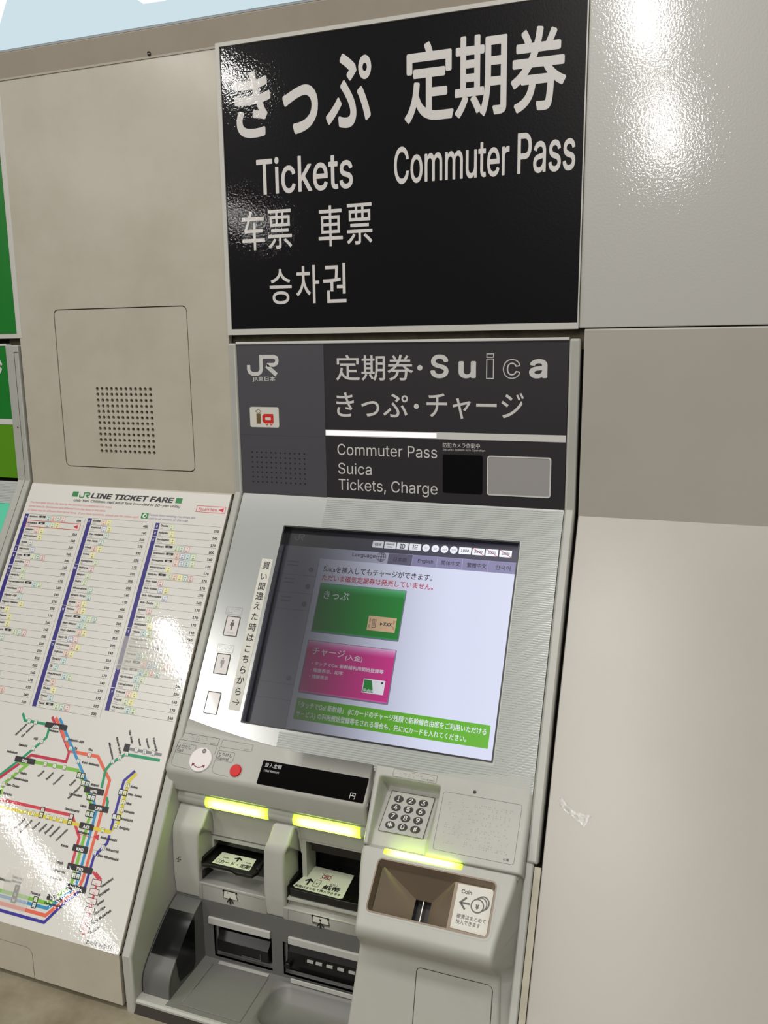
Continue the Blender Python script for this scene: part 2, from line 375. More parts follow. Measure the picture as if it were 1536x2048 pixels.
# left upright panel with an opening for the hatch
b = MB(); o4 = [(-433, 672), (-14.5, 672), (-14.5, -4), (-433, -4)]
H0 = (-355.5, 301, -89, 30)
def frame_with_hole(b, fr, O, H, r, n0, n1, m):
    out = rr(*O, .5); inn = rr(*H, r); b.ring(fr, out, inn, n0, n1, m)
frame_with_hole(b, FW, (-433, 672, -14.5, -4), H0, 9, -12, 0, BEIGE); b.build('panel', wall, weld=1)
b = MB(); hu0, hv0, hu1, hv1 = -353.9, 299.4, -90.6, 31.6
gu, gv = 9.78, 9.75; gx0, gy0, gx1, gy1 = -276.3-gu/2, 166.9+gv/2, -276.3+gu*11.5, 166.9-gv*11.5
out = rr(hu0, hv0, hu1, hv1, 8); inn = []
for (x, y) in out:                              # same count, squeezed to the edge of the perforated field
    cx, cy = (hu0+hu1)/2, (hv0+hv1)/2; inn.append((gx1 if x > cx else gx0, gy0 if y > cy else gy1))
k = len(out); b.mesh([FW(x, y, -.4) for x, y in out]+[FW(x, y, -.4) for x, y in inn]+[FW(x, y, -8) for x, y in out], [(i, (i+1) % k, k+(i+1) % k, k+i) for i in range(k)]+[(i, (i+1) % k, 2*k+(i+1) % k, 2*k+i) for i in range(k)], BEIGE)
holes(b, FW, -276.3, 166.9, gu, -gv, 12, 12, 3.0, 5, BEIGE, n=-.4)
b.quad(FW, -380, 320, -60, 10, -11, GAP)
b.quad(FW, gx0-4, gy0+4, gx1+4, gy1-4, -6, mat('dark_cloth', (120, 112, 92), .9))
b.build('access_hatch', wall, label='speaker hatch with twelve rows of round holes')
# left sloping panel under the poster, kick panel and its small hatch
b = MB(); b.box(FS, -433, 3, -20.5, 695.5, -6, -1.2, BEIGE); b.build('panel', wall)
yk, zk = -.695*sT, -.695*cT
FK = Fr(yk+.0005, zk, 0)
b = MB(); b.prism(FK, [(-640, 0), (-20.5, 0), (-20.5, 80), (-174.5, 80), (-185.2, 29.5), (-640, 29.5)] if 0 else [(-188, 0), (-20.5, 0), (-20.5, 80), (-175.4, 80), (-175.4, 40), (-177.5, 34), (-182, 30.2), (-188, 29.5)], -8, 0, BEIGE)
b.box(FK, -640, 0, -188, 29.5, -8, 0, BEIGE); b.build('kick_panel', wall, weld=1)
b = MB(); b.prism(FK, [(-640, 31), (-188, 31), (-183, 31.8), (-178.8, 35.2), (-176.8, 41), (-176.8, 80), (-640, 80)], -8, -.4, BEIGE); b.build('kick_hatch', wall)
b = MB(); b.box(FK, -640, 2, -20.5, 84, -20, -9, GAP); b.build('backing', wall)
# right-hand panels
b = MB(); b.box(FW, 532.5, 1000, 1150, 254, -12, 0, WHITEP); b.build('panel', wall, bevel=1.2, label='glossy white upper right wall panel')
b = MB()
pr = [(-0, 252.6), (0, -7.5)]
rt = [FR(0, 0), FR(0, 800)]
poly = [(12, 252.6), (1.5, 252.6), (0, 251), (0, -7.5), (rt[1].y*1000, rt[1].z*1000), (rt[1].y*1000+16, rt[1].z*1000), (16, -7.5)]
b.extr(poly, 540.2, 1150, WALLR); b.build('panel', wall, bevel=1.0, label='satin lower right wall panel bent at screen height')
# recessed dark ground behind all panels
b = MB(); b.quad(FW, -700, 1000, 1200, -10, -22, GAP); b.quad(FS, -700, -10, -18, 700, -28, GAP); b.quad(FS, 531, -10, 1200, 830, -28, GAP); b.build('backing', wall)
b = MB(); b.quad(FW, -14.5, 254, 541, 225, -14, GRIME); b.quad(FW, -470, 254, -433, 225, -14, GRIME); b.build('recess', wall)

# beam between wall panels and the light box
b = MB(); b.extr([(2, 671.5), (-1.2, 671.5), (-1.2, 674.5), (-11, 708), (-11, 711), (2, 713)], -700, 1200, BEAM)
b.build('trim_1', None, kind='structure')
beam = bpy.data.objects['trim_1']
b = MB(); F_s = Fr(-.0024, .6778, -16.5); b.disc(F_s, -130, 0, 3.2, -1, 1.0, GAP, 16, .5); b.stroke(F_s, [(-132, 0), (-128, 0)], .8, 1.05, PRW); b.build('screw', beam, label='small dark screw in the beam')

# light box
lb = thing('light_box', 'backlit pale blue overhead map sign with white shapes, cut by the top edge', 'sign')
FB = Fr(-.012, 0, up=True)
b = MB(); b.box(FB, -900, 1100, 1200, 709.5, -12, -.5, mat('light_box_case', (150, 156, 158), .4)); b.build('case', lb)
b = MB(); b.quad(FB, -900, 1100, 1200, 712.5, 0, emit('pale_blue_glow', (206, 224, 232), 1.0)); b.build('lit_face', lb)
b = MB(); WG = emit('white_glow', (250, 252, 255), 1.05)
b.poly(FB, [(-385, 784.5), (-404, 750.5), (-424, 713.5), (-600, 713.5), (-600, 1000), (-262, 1000)], .3, WG)
b.poly(FB, [(-138.5, 750.5), (-128, 743.5), (-90, 742.6), (-60, 749), (20, 912), (-250, 912)], .3, WG); b.build('white_shape', lb)

# ledge
b = MB(); b.box(Flat(-.683), -900, 200, 1300, 900, -40, 0, LEDGE); b.build('trim_2', None, kind='structure', bevel=2)

# =================================================================== BLACK SIGN
sg = thing('ticket_sign', 'large glossy black sign with white ticket and commuter pass lettering above the machine', 'sign')
b = MB(); out = rr(-13.8, 677.5, 532, 252.8, 1); inn = rr(-6.8, 672, 530.3, 261.5, .5); b.ring(FW, out, inn, -10, 3, FRAME); b.build('frame', sg)
b = MB(); b.box(FW, -6.8, 672, 530.3, 261.5, -8, 1, BLACK); b.build('face', sg)
b = MB(); n = 1.15
for st, bx, bd in (('き', (14.5, 633, 75, 541), .024), ('っ', (94, 606, 151, 540), .026), ('ぷ', (163, 640, 234, 541), .022), ('定', (283, 640, 354, 537), .02), ('期', (355.5, 640, 427, 537), .017), ('券', (432.5, 640, 505.5, 536), .02),
                   ('Tickets', (47, 511, 203.5, 458.5), .01), ('Commuter', (267, 508.5, 432.5, 458.5), .01), ('Pass', (443.5, 511, 520.5, 458.5), .01),
                   ('车', (18.5, 437, 57, 379.5), .006), ('票', (63, 436.5, 103, 379.5), .006), ('車', (147, 437, 186, 379), .006), ('票', (192.5, 437, 232.7, 379.5), .006),
                   ('승', (62.5, 350, 100, 298), .006), ('차', (107.7, 353.5, 146, 298), .006), ('권', (152.3, 355, 190, 297.5), .006)):
    b.text(FW, st, SIGNW, n, box=bx, bold=bd)
b.build('lettering', sg)

# =================================================================== GREEN SIGN AND THE GREEN MACHINE (left edge)
gs = thing('green_sign', 'glossy green sign cut by the left edge, framed in pale metal', 'sign')
b = MB(); b.box(FW, -700, 672, -427.5, 253.5, -10, .6, FRAME); b.build('frame', gs, bevel=1)
b = MB(); b.box(FW, -700, 668, -438.8, 262, 0, 1.4, GREEN); b.build('face', gs)
gm = thing('green_ticket_machine', 'neighbouring ticket machine with green header, only its right edge in view', 'ticket machine')
b = MB()
def bent(x0, x1, top, bot, nf, nb):   # rail following the wall plane then the slope
    a, c = FW(0, top, nf), FS(0, bot, nf); e = nf*math.tan(rad(T/2))
    return [(-nb, top), (-nf, top), (-nf, e), (c.y*1000, c.z*1000), ((FS(0, bot, nb)).y*1000, FS(0, bot, nb).z*1000), (-nb, nb*math.tan(rad(T/2)))]
b.extr(bent(0, 0, 241.5, 705, 4.5, -14), -464, -436, PLAST2); b.build('side_rail', gm, bevel=1.5)
b = MB(); b.stroke(FW, [(-436.4, 230), (-445, 230), (-446, 4)], .9, 4.7, DARKLINE); b.stroke(FS, [(-447.5, -1), (-435.6-12, 97), (-447, 400)], .9, 4.7, DARKLINE); b.dot(FW, -452, 97, 1.6, 4.8, GAP); b.build('seam', gm)
b = MB(); b.box(FW, -700, 241, -463, 111.5, -10, 1, GREEN); b.box(FW, -700, 101.5, -463, 4, -10, 1, LGREEN); b.box(FW, -700, 111.5, -463, 101.5, -10, 1.3, PRW)
b.box(FW, -700, 245, -463, 241, -10, 2.5, PRW); b.build('header_panel', gm)
b = MB(); b.text(FW, 'ジ', SIGNW, 1.3, box=(-512, 216, -477, 178), bold=.02); b.build('lettering', gm)
b = MB(); b.box(FS, -700, 3, -464, 400, -10, .5, RIB)
for i in range(120): b.box(FS, -700, 6+i*3, -466, 7.4+i*3, .5, 1.1, RIB)
b.build('screen_panel', gm)
b = MB(); b.rbox(FS, -600, 46, -463, 200, 6, 1.2, 1.6, mat('turquoise_notice', (84, 196, 160), .35)); b.text(FS, 'までご利用\nいただけます', INK, 1.7, at=(-561, 72), size=14, bold=.02)
for i in range(3): b.text(FS, 'ICカード'[i:i+2], INK, 1.7, at=(-490+i*2, 60+i*18), size=6)
b.stroke(FS, rr(-599, 47.2, -464.5, 198, 5), .5, 1.7, INKG, True); b.build('notice', gm, label='turquoise notice with black lettering')

# =================================================================== FARE POSTER
po = thing('fare_poster', 'white laminated fare table and railway map poster on the sloping wall left of the machine', 'poster')
b = MB()
b.prism(FS, [(-433, 4), (-21, 6), (-21, 694), (-27, 695), (-433, 694)], -1.2, 0, POSTER); b.build('sheet', po, bevel=.4)
t = MB(); g = MB(); N1, N2 = .06, .12
t.quad(FS, -337.5, 15.6, -325, 25.3, N1, PGREEN); t.quad(FS, -123.5, 16.4, -111, 25.9, N1, PGREEN)
def jr_logo(mb, fr, u0, v0, u1, v1, n, m, w=.115):
    pts = [(0, .52), (0, .28), (.035, .15), (.12, .07), (.30, .07), (.385, .15), (.42, .28), (.42, .93), (.85, .93), (.93, .87), (.95, .74), (.93, .60), (.85, .52), (.62, .52)]
    X = lambda p: (u0+(u1-u0)*(p[0]*.94+.04), v1+(v0-v1)*p[1]); W_ = w*abs(u1-u0)*.9
    mb.stroke(fr, [X(p) for p in pts], W_, n, m); mb.stroke(fr, [X((.60, .48)), X((.92, .02))], W_*1.15, n, m)
jr_logo(t, FS, -322, 16.2, -299, 26.6, N1, PGREEN)
t.text(FS, 'LINE TICKET FARE', PK, N1, box=(-297, 16.4, -127, 26.4), bold=.03, shear=.18)
t.text(FS, 'Unit: Yen. Children: Half adult fare (rounded to 10-yen units)', PK, N1, box=(-331, 29.2, -112, 35.2), bold=.015, shear=.2)
t.text(FS, 'This fare table shows the fare by the shortest Conventional Line route.', PRED, N1, box=(-424, 38.6, -246.5, 43.4), shear=.2)
t.text(FS, 'Some fares by Shinkansen are different from the fares in this table.', PRED, N1, box=(-424, 46, -257, 50.8), shear=.2)
t.text(FS, 'IC fares may be different from ticket fares.  If you have questions, please ask the station staff.', PRED, N1, box=(-424, 53.4, -186.5, 58.2), shear=.2)
t.prism(FS, rr(-183, 46.9, -169, 56.9, 1), N1, N1+.02, PGREEN); t.dot(FS, -176, 51.9, 4.1, N2, PWHITE); t.poly(FS, [(-178.5, 54), (-176, 49.5), (-172.6, 50.2), (-174, 53.8)], N2+.05, PGREEN)
t.text(FS, 'Tickets from vending machines are', PNAVY, N1, box=(-168, 47.6, -77.5, 52.4), shear=.2); t.text(FS, 'valid to all stations on the map.', PNAVY, N1, box=(-168, 53.8, -89, 58.8), shear=.2)
t.stroke(FS, [(-79.5, 27.8), (-25, 27.8), (-25, 38.6), (-79.5, 38.6)], .9, N1, PRED, True); t.text(FS, 'You are here.', PRED, N1, box=(-76, 30.8, -40, 36.2), shear=.15, bold=.01); t.poly(FS, [(-38, 33.3), (-28.5, 29.4), (-28.5, 37)], N1, PRED)
t.build('heading_print', po)
COL1 = '''A|Akabane|ABN|JK38 JU04 JA15 JS22|220|赤羽
A|Akihabara|AKB|JK28 JY03 JB19||秋葉原
A|Asagaya||JC08 JB05|310|阿佐ケ谷
A|Asakusabashi||JB20|140|浅草橋
A|Ayase||JL19|220|綾瀬
B|Bakurochō||JO21|160|馬喰町
E|Ebisu|EBS|JY21 JA09 JS18|200|恵比寿
E|Etchūjima||JE03|160|越中島
G|Gotanda||JY23|200|五反田
H|Harajuku||JY19|170|原宿
H|Hamamatsuchō|HMC|JK23 JY28|160|浜松町
H|Hatchōbori||JE02|160|八丁堀
H|Higashi-Jūjō||JK37|170|東十条
H|Higashi-Nakano||JB06|220|東中野
H|Hirai||JB24|170|平井
I|Ichigaya||JB15|160|市ケ谷
I|Iidabashi||JB16|140|飯田橋
I|Ikebukuro|IKB|JY13 JA12 JS21|200|池袋
I|Itabashi||JA13|220|板橋
J|Jūjō||JA14|220|十条
K|Kamata||JK17|310|蒲田
K|Kameari||JL20|220|亀有
K|Kameido||JB23|160|亀戸
K|Kami-Nakazato||JK35|170|上中里
K|Kanamachi||JL21|310|金町
K|Kanda|KND|JK27 JY02 JC02|140|神田
K|Kasai-Rinkai Park||JE06|220|葛西臨海公園'''
COL2 = '''K|Kichijōji||JC11 JB02|400|吉祥寺
K|Kinshichō||JO22 JB22|160|錦糸町
K|Kita-Akabane||JA16|220|北赤羽
K|Kita-Senju||JJ05|170|北千住
K|Kōenji||JC07 JB06|220|高円寺
K|Koiwa||JB26|220|小岩
K|Komagome||JY10|170|駒込
M|Maihama||JE07|220|舞浜
M|Meguro||JY22|200|目黒
M|Mejiro||JY14|200|目白
M|Mikawashima||JJ03|160|三河島
M|Minami-Senju||JJ04|170|南千住
M|Mitaka||JC12 JB01|400|三鷹
N|Nakano||JC06 JB07|220|中野
N|Nippori|NPR|JK32 JY07 JJ02|160|日暮里
N|Nishi-Nippori||JK33 JY08|160|西日暮里
N|Nishi-Ogikubo||JC10 JB03|310|西荻窪
N|Nishi-Ōi||JO16 JS16|220|西大井
O|Ochanomizu||JC03 JB18|140|御茶ノ水
O|Ogikubo||JC09 JB04|310|荻窪
O|Ōimachi||JK19|220|大井町
O|Ōji||JK36|170|王子
O|Okachimachi||JK29 JY04|140|御徒町
O|Oku||JU03|170|尾久
O|Ōkubo||JB09|170|大久保
O|Ōmori||JK18|220|大森
O|Ōsaki|OSK|JY24 JA08 JS17|200|大崎'''
COL3 = '''O|Ōtsuka||JY12|170|大塚
R|Ryōgoku||JB21|140|両国
S|Sendagaya||JB12|170|千駄ケ谷
S|Shibuya|SBY|JY20 JA10 JS19|200|渋谷
S|Shimbashi|SMB|JT02 JO18 JK24 JY29|160|新橋
S|Shinagawa|SGW|JT03 JO17 JK20 JY25|170|品川
S|Shinanomachi||JB13|170|信濃町
S|Shinjuku|SJK|JY17 JC05 JB10 JA11 JS20|170|新宿
S|Shin-Kiba||JE05|170|新木場
S|Shin-Koiwa||JO23 JB25|170|新小岩
S|Shin-Nihombashi||JO20|160|新日本橋
S|Shin-Ōkubo||JY16|170|新大久保
S|Shiomi||JE04|170|潮見
S|Sugamo||JY11|170|巣鴨
S|Suidōbashi||JB17|140|水道橋
T|Tabata||JK34 JY09|160|田端
T|Takadanobaba||JY15|200|高田馬場
T|Takanawa Gateway|TGW|JK21 JY26|170|高輪ゲートウェイ
T|Tamachi||JK22 JY27|170|田町
T|Tōkyō|TYO|JC01 JO19 JK26 JY01 JU01 JT01 JE01|140|東京
U|Ueno|UEN|JK30 JY05 JU02 JJ01|140|上野
U|Uguisudani||JK31 JY06|140|鶯谷
U|Ukimafunado||JA17|220|浮間舟渡
Y|Yotsuya||JC04 JB14|160|四ツ谷
Y|Yoyogi||JY18 JB11|170|代々木
Y|Yūrakuchō||JK25 JY30|140|有楽町'''
def station_icon(mb, fr, u, v, w, h, code, n, txt=3.3):
    k = code[:2]; mb.quad(fr, u, v, u+w, v+h, n, TINT[k]); mb.quad(fr, u+.55, v+.55, u+w-.55, v+h-.55, n+.03, PALE[k])
    mb.text(fr, k, PK, n+.06, at=(u+w/2, v+h*.42), size=txt, al='C', bold=.02); mb.text(fr, code[2:], PK, n+.06, at=(u+w/2, v+h*.88), size=txt*1.35, al='C', bold=.02)
def column(data, ubar, uend, total):
    t = MB(); rows = [r.split('|') for r in data.split('\n')]; P = 12.02; v0 = 62.6; prev = None; start = v0; segs = []
    for i, (let, nm, cd, ic, fare, kj) in enumerate(rows):
        v = v0+i*P; un = ubar+11.2
        if let != prev:
            if prev: segs.append((prev, start, v))
            prev = let; start = v
        t.stroke(FS, [(ubar+8.4, v), (uend, v)], .42, N1, PLINE)
        e = 5.7; 
        vs, fs, bb = glyphs(nm, 0); w = (bb[2]-bb[0])*e*1.12
        t.text(FS, nm, PK, N1, at=(un, v+6.1), size=e, xs=1.12, bold=.034); t.text(FS, kj, PGREY, N1, at=(un, v+10.2), size=2.6)
        u = un+w+3
        if cd:
            t.prism(FS, rr(u, v+2.2, u+14.5, v+6.2, 1.4, 3), N1, N1+.02, PK); t.text(FS, cd, PWHITE, N1+.06, at=(u+7.2, v+5.4), size=3.5, al='C', bold=.02); u += 17
        wi = 9.4 if len(ic) < 20 else 9.0
        for c_ in ic.split(): station_icon(t, FS, u, v+1.6, wi-.4, 9.6, c_, N1); u += wi+1.0
        if fare: t.text(FS, fare, PK, N1, at=(uend-2, v+9.7), size=7.2, al='R', bold=.036)
        if nm == 'Akihabara':
            t.stroke(FS, [(ubar+8.8, v+.4), (uend-.5, v+.4), (uend-.5, v+P-.4), (ubar+8.8, v+P-.4)], .9, N2, PRED, True); t.poly(FS, [(uend-14, v+6.2), (uend-5, v+2), (uend-5, v+10)], N1, PRED)
    end = v0+len(rows)*P; segs.append((prev, start, end)); t.stroke(FS, [(ubar, end), (uend, end)], .42, N1, PLINE)
    if total > len(rows): t.stroke(FS, [(ubar, end+12), (uend, end+12)], .42, N1, PLINE)
    for let, a, c in segs:
        t.quad(FS, ubar, a+.3, ubar+8.2, c-.6, N1, PNAVY); t.text(FS, let, PWHITE, N2, at=(ubar+4.1, a+8.0), size=7, al='C', bold=.01)
    t.build('fare_table_print', po, kind='stuff')
column(COL1, -426.2, -300.2, 27); column(COL2, -288.6, -162, 27); column(COL3, -150.6, -25, 26)
t = MB(); t.stroke(FS, [(-294, 62), (-294, 386.8)], .4, N1, PLINE); t.stroke(FS, [(-155.7, 62), (-155.7, 386.8)], .4, N1, PLINE); t.build('column_rule', po)
# railway map
t = MB(); W = 5.2; n = N1
def ln(pts, m, w=W, k=0): t.stroke(FS, pts, w*.82, n+k*.02, m)
ln([(-302, 400), (-294, 410.5), (-230, 410.5)], M_G, W, 0); ln([(-243.5, 414), (-243, 430), (-273.6, 463), (-330, 517)], M_G, W, 1)
ln([(-226, 410), (-194, 445), (-194.5, 460), (-262, 460), (-340, 530)], M_C, 5.6, 2); ln([(-244, 398), (-230, 412)], M_C, 5.6, 3)
ln([(-236.6, 398), (-191.9, 443.5), (-140, 443.9), (-108.5, 474), (-107.9, 539.5), (-109.5, 612), (-112.5, 626), (-156, 671), (-400, 671)], M_O, 6.2, 4)
ln([(-229, 398), (-176, 453), (-155, 475), (-128, 505), (-117.5, 520), (-117.8, 618), (-120, 628), (-156.6, 661.6), (-400, 661.6)], M_B, 5.6, 5)
ln([(-290, 469), (-169, 469), (-150, 488), (-126.5, 516), (-126.6, 622), (-152, 652), (-158, 655), (-400, 655)], M_L, 6.4, 6)
ln([(-280, 474), (-265, 476), (-297.6, 509), (-297, 545), (-330, 580)], M_L, 5.8, 7)
ln([(-400, 532), (-211, 532.6), (-157, 532.7), (-134.6, 560), (-134.8, 600)], M_R, 5.6, 8)
ln([(-400, 541.8), (-86, 543.6), (-75, 529), (-75.3, 470), (-65.5, 457)], M_Y, 6.0, 9)
ln([(-69, 454), (-83.8, 470.7), (-84.4, 541)], M_N, 5.2, 10); ln([(-84.3, 548), (-84.7, 559), (-101.1, 580), (-102.5, 622), (-131.7, 651), (-155, 680), (-400, 680)], M_N, 5.2, 11)
ln([(-119, 487), (-120.3, 461), (-113.7, 449.5), (-93, 433.3), (-31.6, 433)], M_G, 5.4, 12); ln([(-90, 424.8), (-31, 424.8)], M_GR, 5.2, 12); ln([(-106, 498), (-101.8, 504), (-101.7, 511)], M_G, 5, 12)
ln([(-96, 600.5), (-84.2, 608), (-85, 682)], M_R, 4.2, 13); ln([(-91, 600.5), (-80, 607), (-80, 612)], M_R, 3.6, 13)
t.build('railway_line_print', po)
t = MB(); NB = N1+.4
def code(u0, v0, u1, v1, s): t.prism(FS, rr(u0, v0, u1, v1, 1.2, 3), NB, NB+.02, PK); t.text(FS, s, PWHITE, NB+.08, at=((u0+u1)/2, (v0+v1)/2+3.0), size=8.2, xs=1.05, al='C', bold=.024)
for a in ((-252.5, 406.6, -210, 415, 'ABN'), (-290.5, 465, -251, 473.5, 'IKB'), (-148.5, 488.4, -112.8, 497.2, 'NPR'), (-132.2, 510.8, -97, 519.4, 'UEN'), (-139.8, 538.8, -114.2, 547.4, 'AKB'), (-141, 570, -114, 579.5, 'KND'), (-141.6, 596, -97, 604.5, 'TYO'), (-133.6, 622.5, -99.4, 631, 'SMB'), (-161.8, 643, -135.4, 650.4, 'HMC'), (-340, 519, -298, 528, '')):
    code(*a[:4], a[4]) if a[4] else t.prism(FS, rr(*a[:4], 1.2, 3), NB, NB+.02, PK)
t.prism(FS, rr(-222, 641.5, -213, 666.5, 1.2, 3), NB, NB+.02, PK)
for i, c_ in enumerate('TGW'): t.text(FS, c_, PWHITE, NB+.08, at=(-217.5, 648.6+i*8), size=7, al='C', bold=.01)
def ico(u, v, c_, s=6.4): 
    t.quad(FS, u-s/2, v-s*.55, u+s/2, v+s*.55, NB, PK); t.quad(FS, u-s/2+.4, v-s*.55+.4, u+s/2-.4, v+s*.55-.4, NB+.03, PALE[c_[:2]])
    t.text(FS, c_[:2], PK, NB+.06, at=(u, v-.3), size=2.3, al='C', bold=.02); t.text(FS, c_[2:], PK, NB+.06, at=(u, v+2.9), size=3.1, al='C', bold=.02)
def pair(u, v, a, c_, vert=False):
    if vert: t.prism(FS, rr(u-4.2, v-8.2, u+4.2, v+8.2, 1.4, 3), NB-.04, NB-.02, PK); ico(u, v-3.8, a); ico(u, v+3.8, c_)
    else: t.prism(FS, rr(u-7.6, v-4.6, u+7.6, v+4.6, 1.4, 3), NB-.04, NB-.02, PK); ico(u-3.6, v, a); ico(u+3.6, v, c_)
for u, v, c_ in ((-285, 410.4, 'JA17'), (-272, 410.4, 'JA16'), (-250, 437.5, 'JA14'), (-262, 450, 'JA13'), (-205, 427.5, 'JK37'), (-193, 440, 'JK36'), (-156, 443.9, 'JU03'), (-173, 456, 'JK35'), (-231, 469, 'JY12'), (-213.5, 469, 'JY11'), (-194.5, 469, 'JY10'),
               (-279, 487, 'JY14'), (-290, 498, 'JY15'), (-297.5, 510, 'JY16'), (-76, 424.8, 'JL19'), (-61, 424.8, 'JL20'), (-46, 424.8, 'JL21'), (-91, 432.6, 'JJ05'), (-101, 439.5, 'JJ04'), (-111.5, 447, 'JJ03'),
               (-75.3, 476, 'JB26'), (-75.3, 500, 'JB24'), (-75.3, 511, 'JB23'), (-78, 534, 'JB21'), (-97.5, 543.4, 'JB20'), (-241, 541.6, 'JB12'), (-227, 541.8, 'JB13'), (-199, 542, 'JB15'), (-187, 542.2, 'JB16'), (-174, 542.4, 'JB17'), (-89.5, 566, 'JO21'), (-101.5, 575.5, 'JO20')): ico(u, v, c_)
t.prism(FS, rr(-98.5, 418, -88.8, 429.5, 1.2, 3), NB-.04, NB-.02, PK)
pair(-161, 475.3, 'JY09', 'JK34'); pair(-149.5, 485, 'JY08', 'JK33'); pair(-132.5, 503, 'JY06', 'JK31'); pair(-127, 525.8, 'JY04', 'JK29'); pair(-80.3, 487, 'JO23', 'JB25'); pair(-80.5, 522, 'JO22', 'JB22'); pair(-122.5, 611, 'JY30', 'JK25')
pair(-212, 537.6, 'JC04', 'JB14', True); pair(-158, 538.5, 'JC03', 'JB18', True); pair(-180, 658, 'JY27', 'JK22', True)
for i in range(6):
    v = 613+i*12.3; t.prism(FS, rr(-93.5, v-4.2, -77, v+4.2, 1.4, 3), NB, NB+.02, PK); t.prism(FS, rr(-92.6, v-3.4, -77.9, v+3.4, 1, 3), NB+.04, NB+.06, PALE['JE']); t.text(FS, '0%d' % (i+2), PK, NB+.1, at=(-85.2, v+2.6), size=4, al='C')
t.build('station_code_print', po, kind='stuff')
t = MB(); NT = N1+.5
for s, u, v, r in (('Akabane', -242, 420, 0), ('Ukimafunado', -313, 437, 40), ('Kita-Akabane', -301, 441, 40), ('Jūjō', -267, 436, 0), ('Itabashi', -291, 449.5, 0), ('Ikebukuro', -310, 462.5, 0), ('Higashi-Jūjō', -199, 428.5, 0), ('Ōji', -186, 440, 0), ('Oku', -160, 437.5, 0),
                   ('Kami-Nakazato', -165.5, 457.5, 0), ('Mejiro', -272, 490, 0), ('Takadanobaba', -284, 499.5, 0), ('Shin-Ōkubo', -292, 510.5, 0), ('Shinjuku', -293, 524, 0), ('Nippori', -139, 486, 0), ('Uguisudani', -172, 505, 0), ('Ueno', -147, 518, 0), ('Okachimachi', -173, 527, 0),
                   ('Akihabara', -140, 554, 0), ('Asakusabashi', -98, 554.5, 0), ('Koiwa', -69.5, 478, 0), ('Shin-Koiwa', -71, 489, 0), ('Hirai', -70, 502, 0), ('Kameido', -70, 513, 0), ('Kinshichō', -71.5, 524, 0), ('Ryōgoku', -71, 536, 0), ('Kanda', -162, 577, 0), ('Bakurochō', -84, 568.5, 0), ('Shin-Nihombashi', -95, 579, 0),
                   ('Tōkyō', -163, 600.5, 0), ('Yūrakuchō', -164, 611.5, 0), ('Shimbashi', -166, 623, 0), ('Tamachi', -191.5, 648.4, 0), ('Hamamatsuchō', -163, 656.5, 0), ('Shinagawa', -254, 641, 0), ('Takanawa', -231.5, 634, 0), ('Gateway', -230.5, 639.5, 0)):
    if r == 0: t.text(FS, s, PK, NT, at=(u, v), size=6.3, bold=.022, xs=1.0)
for s, u, v in (('Ukimafunado', -289, 413.5), ('Kita-Akabane', -275.5, 413.5), ('Ōtsuka', -231, 477), ('Sugamo', -213, 477), ('Komagome', -194, 477), ('Tabata', -169.5, 481), ('Nishi-Nippori', -158, 489), ('Yotsuya', -212.5, 550), ('Ichigaya', -199, 550), ('Iidabashi', -187, 550), ('Suidōbashi', -174.5, 550), ('Ochanomizu', -160, 551), ('Shinanomachi', -227, 550), ('Sendagaya', -241, 550)):
    t.text(FS, s, PK, NT, at=(u+2.5, v+2.5), size=6.2, rot=52, al='R', bold=.022, xs=.95)
for s, u, v in (('Mikawashima', -114, 443.5), ('Minami-Senju', -102.5, 435), ('Kita-Senju', -87, 416.5), ('Ayase', -72, 418), ('Kameari', -56.5, 419.5), ('Kanamachi', -42, 421.5)):
    t.text(FS, s, PK, NT, at=(u, v), size=6.2, rot=-58, al='R', bold=.022, xs=.95)
for i, s in enumerate(('Hatchōbori', 'Etchūjima', 'Shiomi', 'Shin-Kiba', 'Kasai-Rinkai Park', 'Maihama')): t.text(FS, s, PK, NT, at=(-74.5, 617.5+i*12.3), size=6.2, rot=42, bold=.022, xs=.95)
t.stroke(FS, [(-140.5, 555.6), (-112, 555.6)], .7, NT, PRED); t.poly(FS, [(-110, 554), (-102, 550), (-101, 558.5)], NT, PRED)
t.text(FS, '2019年10月1日', PK, NT, at=(-78, 691.2), size=6.8); t.build('station_name_print', po, kind='stuff')
b = MB(); PATCH = mat('clear_patch', (235, 232, 224), .08, alpha=.22, coat=1, bump=.22, bscale=240)
b.prism(FS, rr(-153.5, 256.5, -20.8, 309.5, 3), .7, .95, PATCH); b.build('clear_patch', po, label='translucent correction sticker over the third fare column')
b = MB(); b.prism(FS, rr(-243, 619.5, -192, 674, .6), .9, 1.1, PATCH); b.build('clear_patch', po, label='translucent correction sticker over the map')

# tape on right wall
b = MB(); b.prism(FR, [(550.5, 385.5), (555, 381.5), (563, 389), (566.5, 394), (575, 396.5), (590, 397.5), (594, 399), (590, 404), (591, 406.5), (586.5, 413), (578, 408), (566, 400.5), (555, 394)], 0, .5, TAPE)
b.build('tape_scrap', None, label='torn scrap of shiny clear tape stuck on the lower right wall panel', category='tape')

# =================================================================== THE TICKET MACHINE
tm = thing('ticket_machine', 'grey touch-screen ticket vending machine with black header in the middle', 'ticket machine')
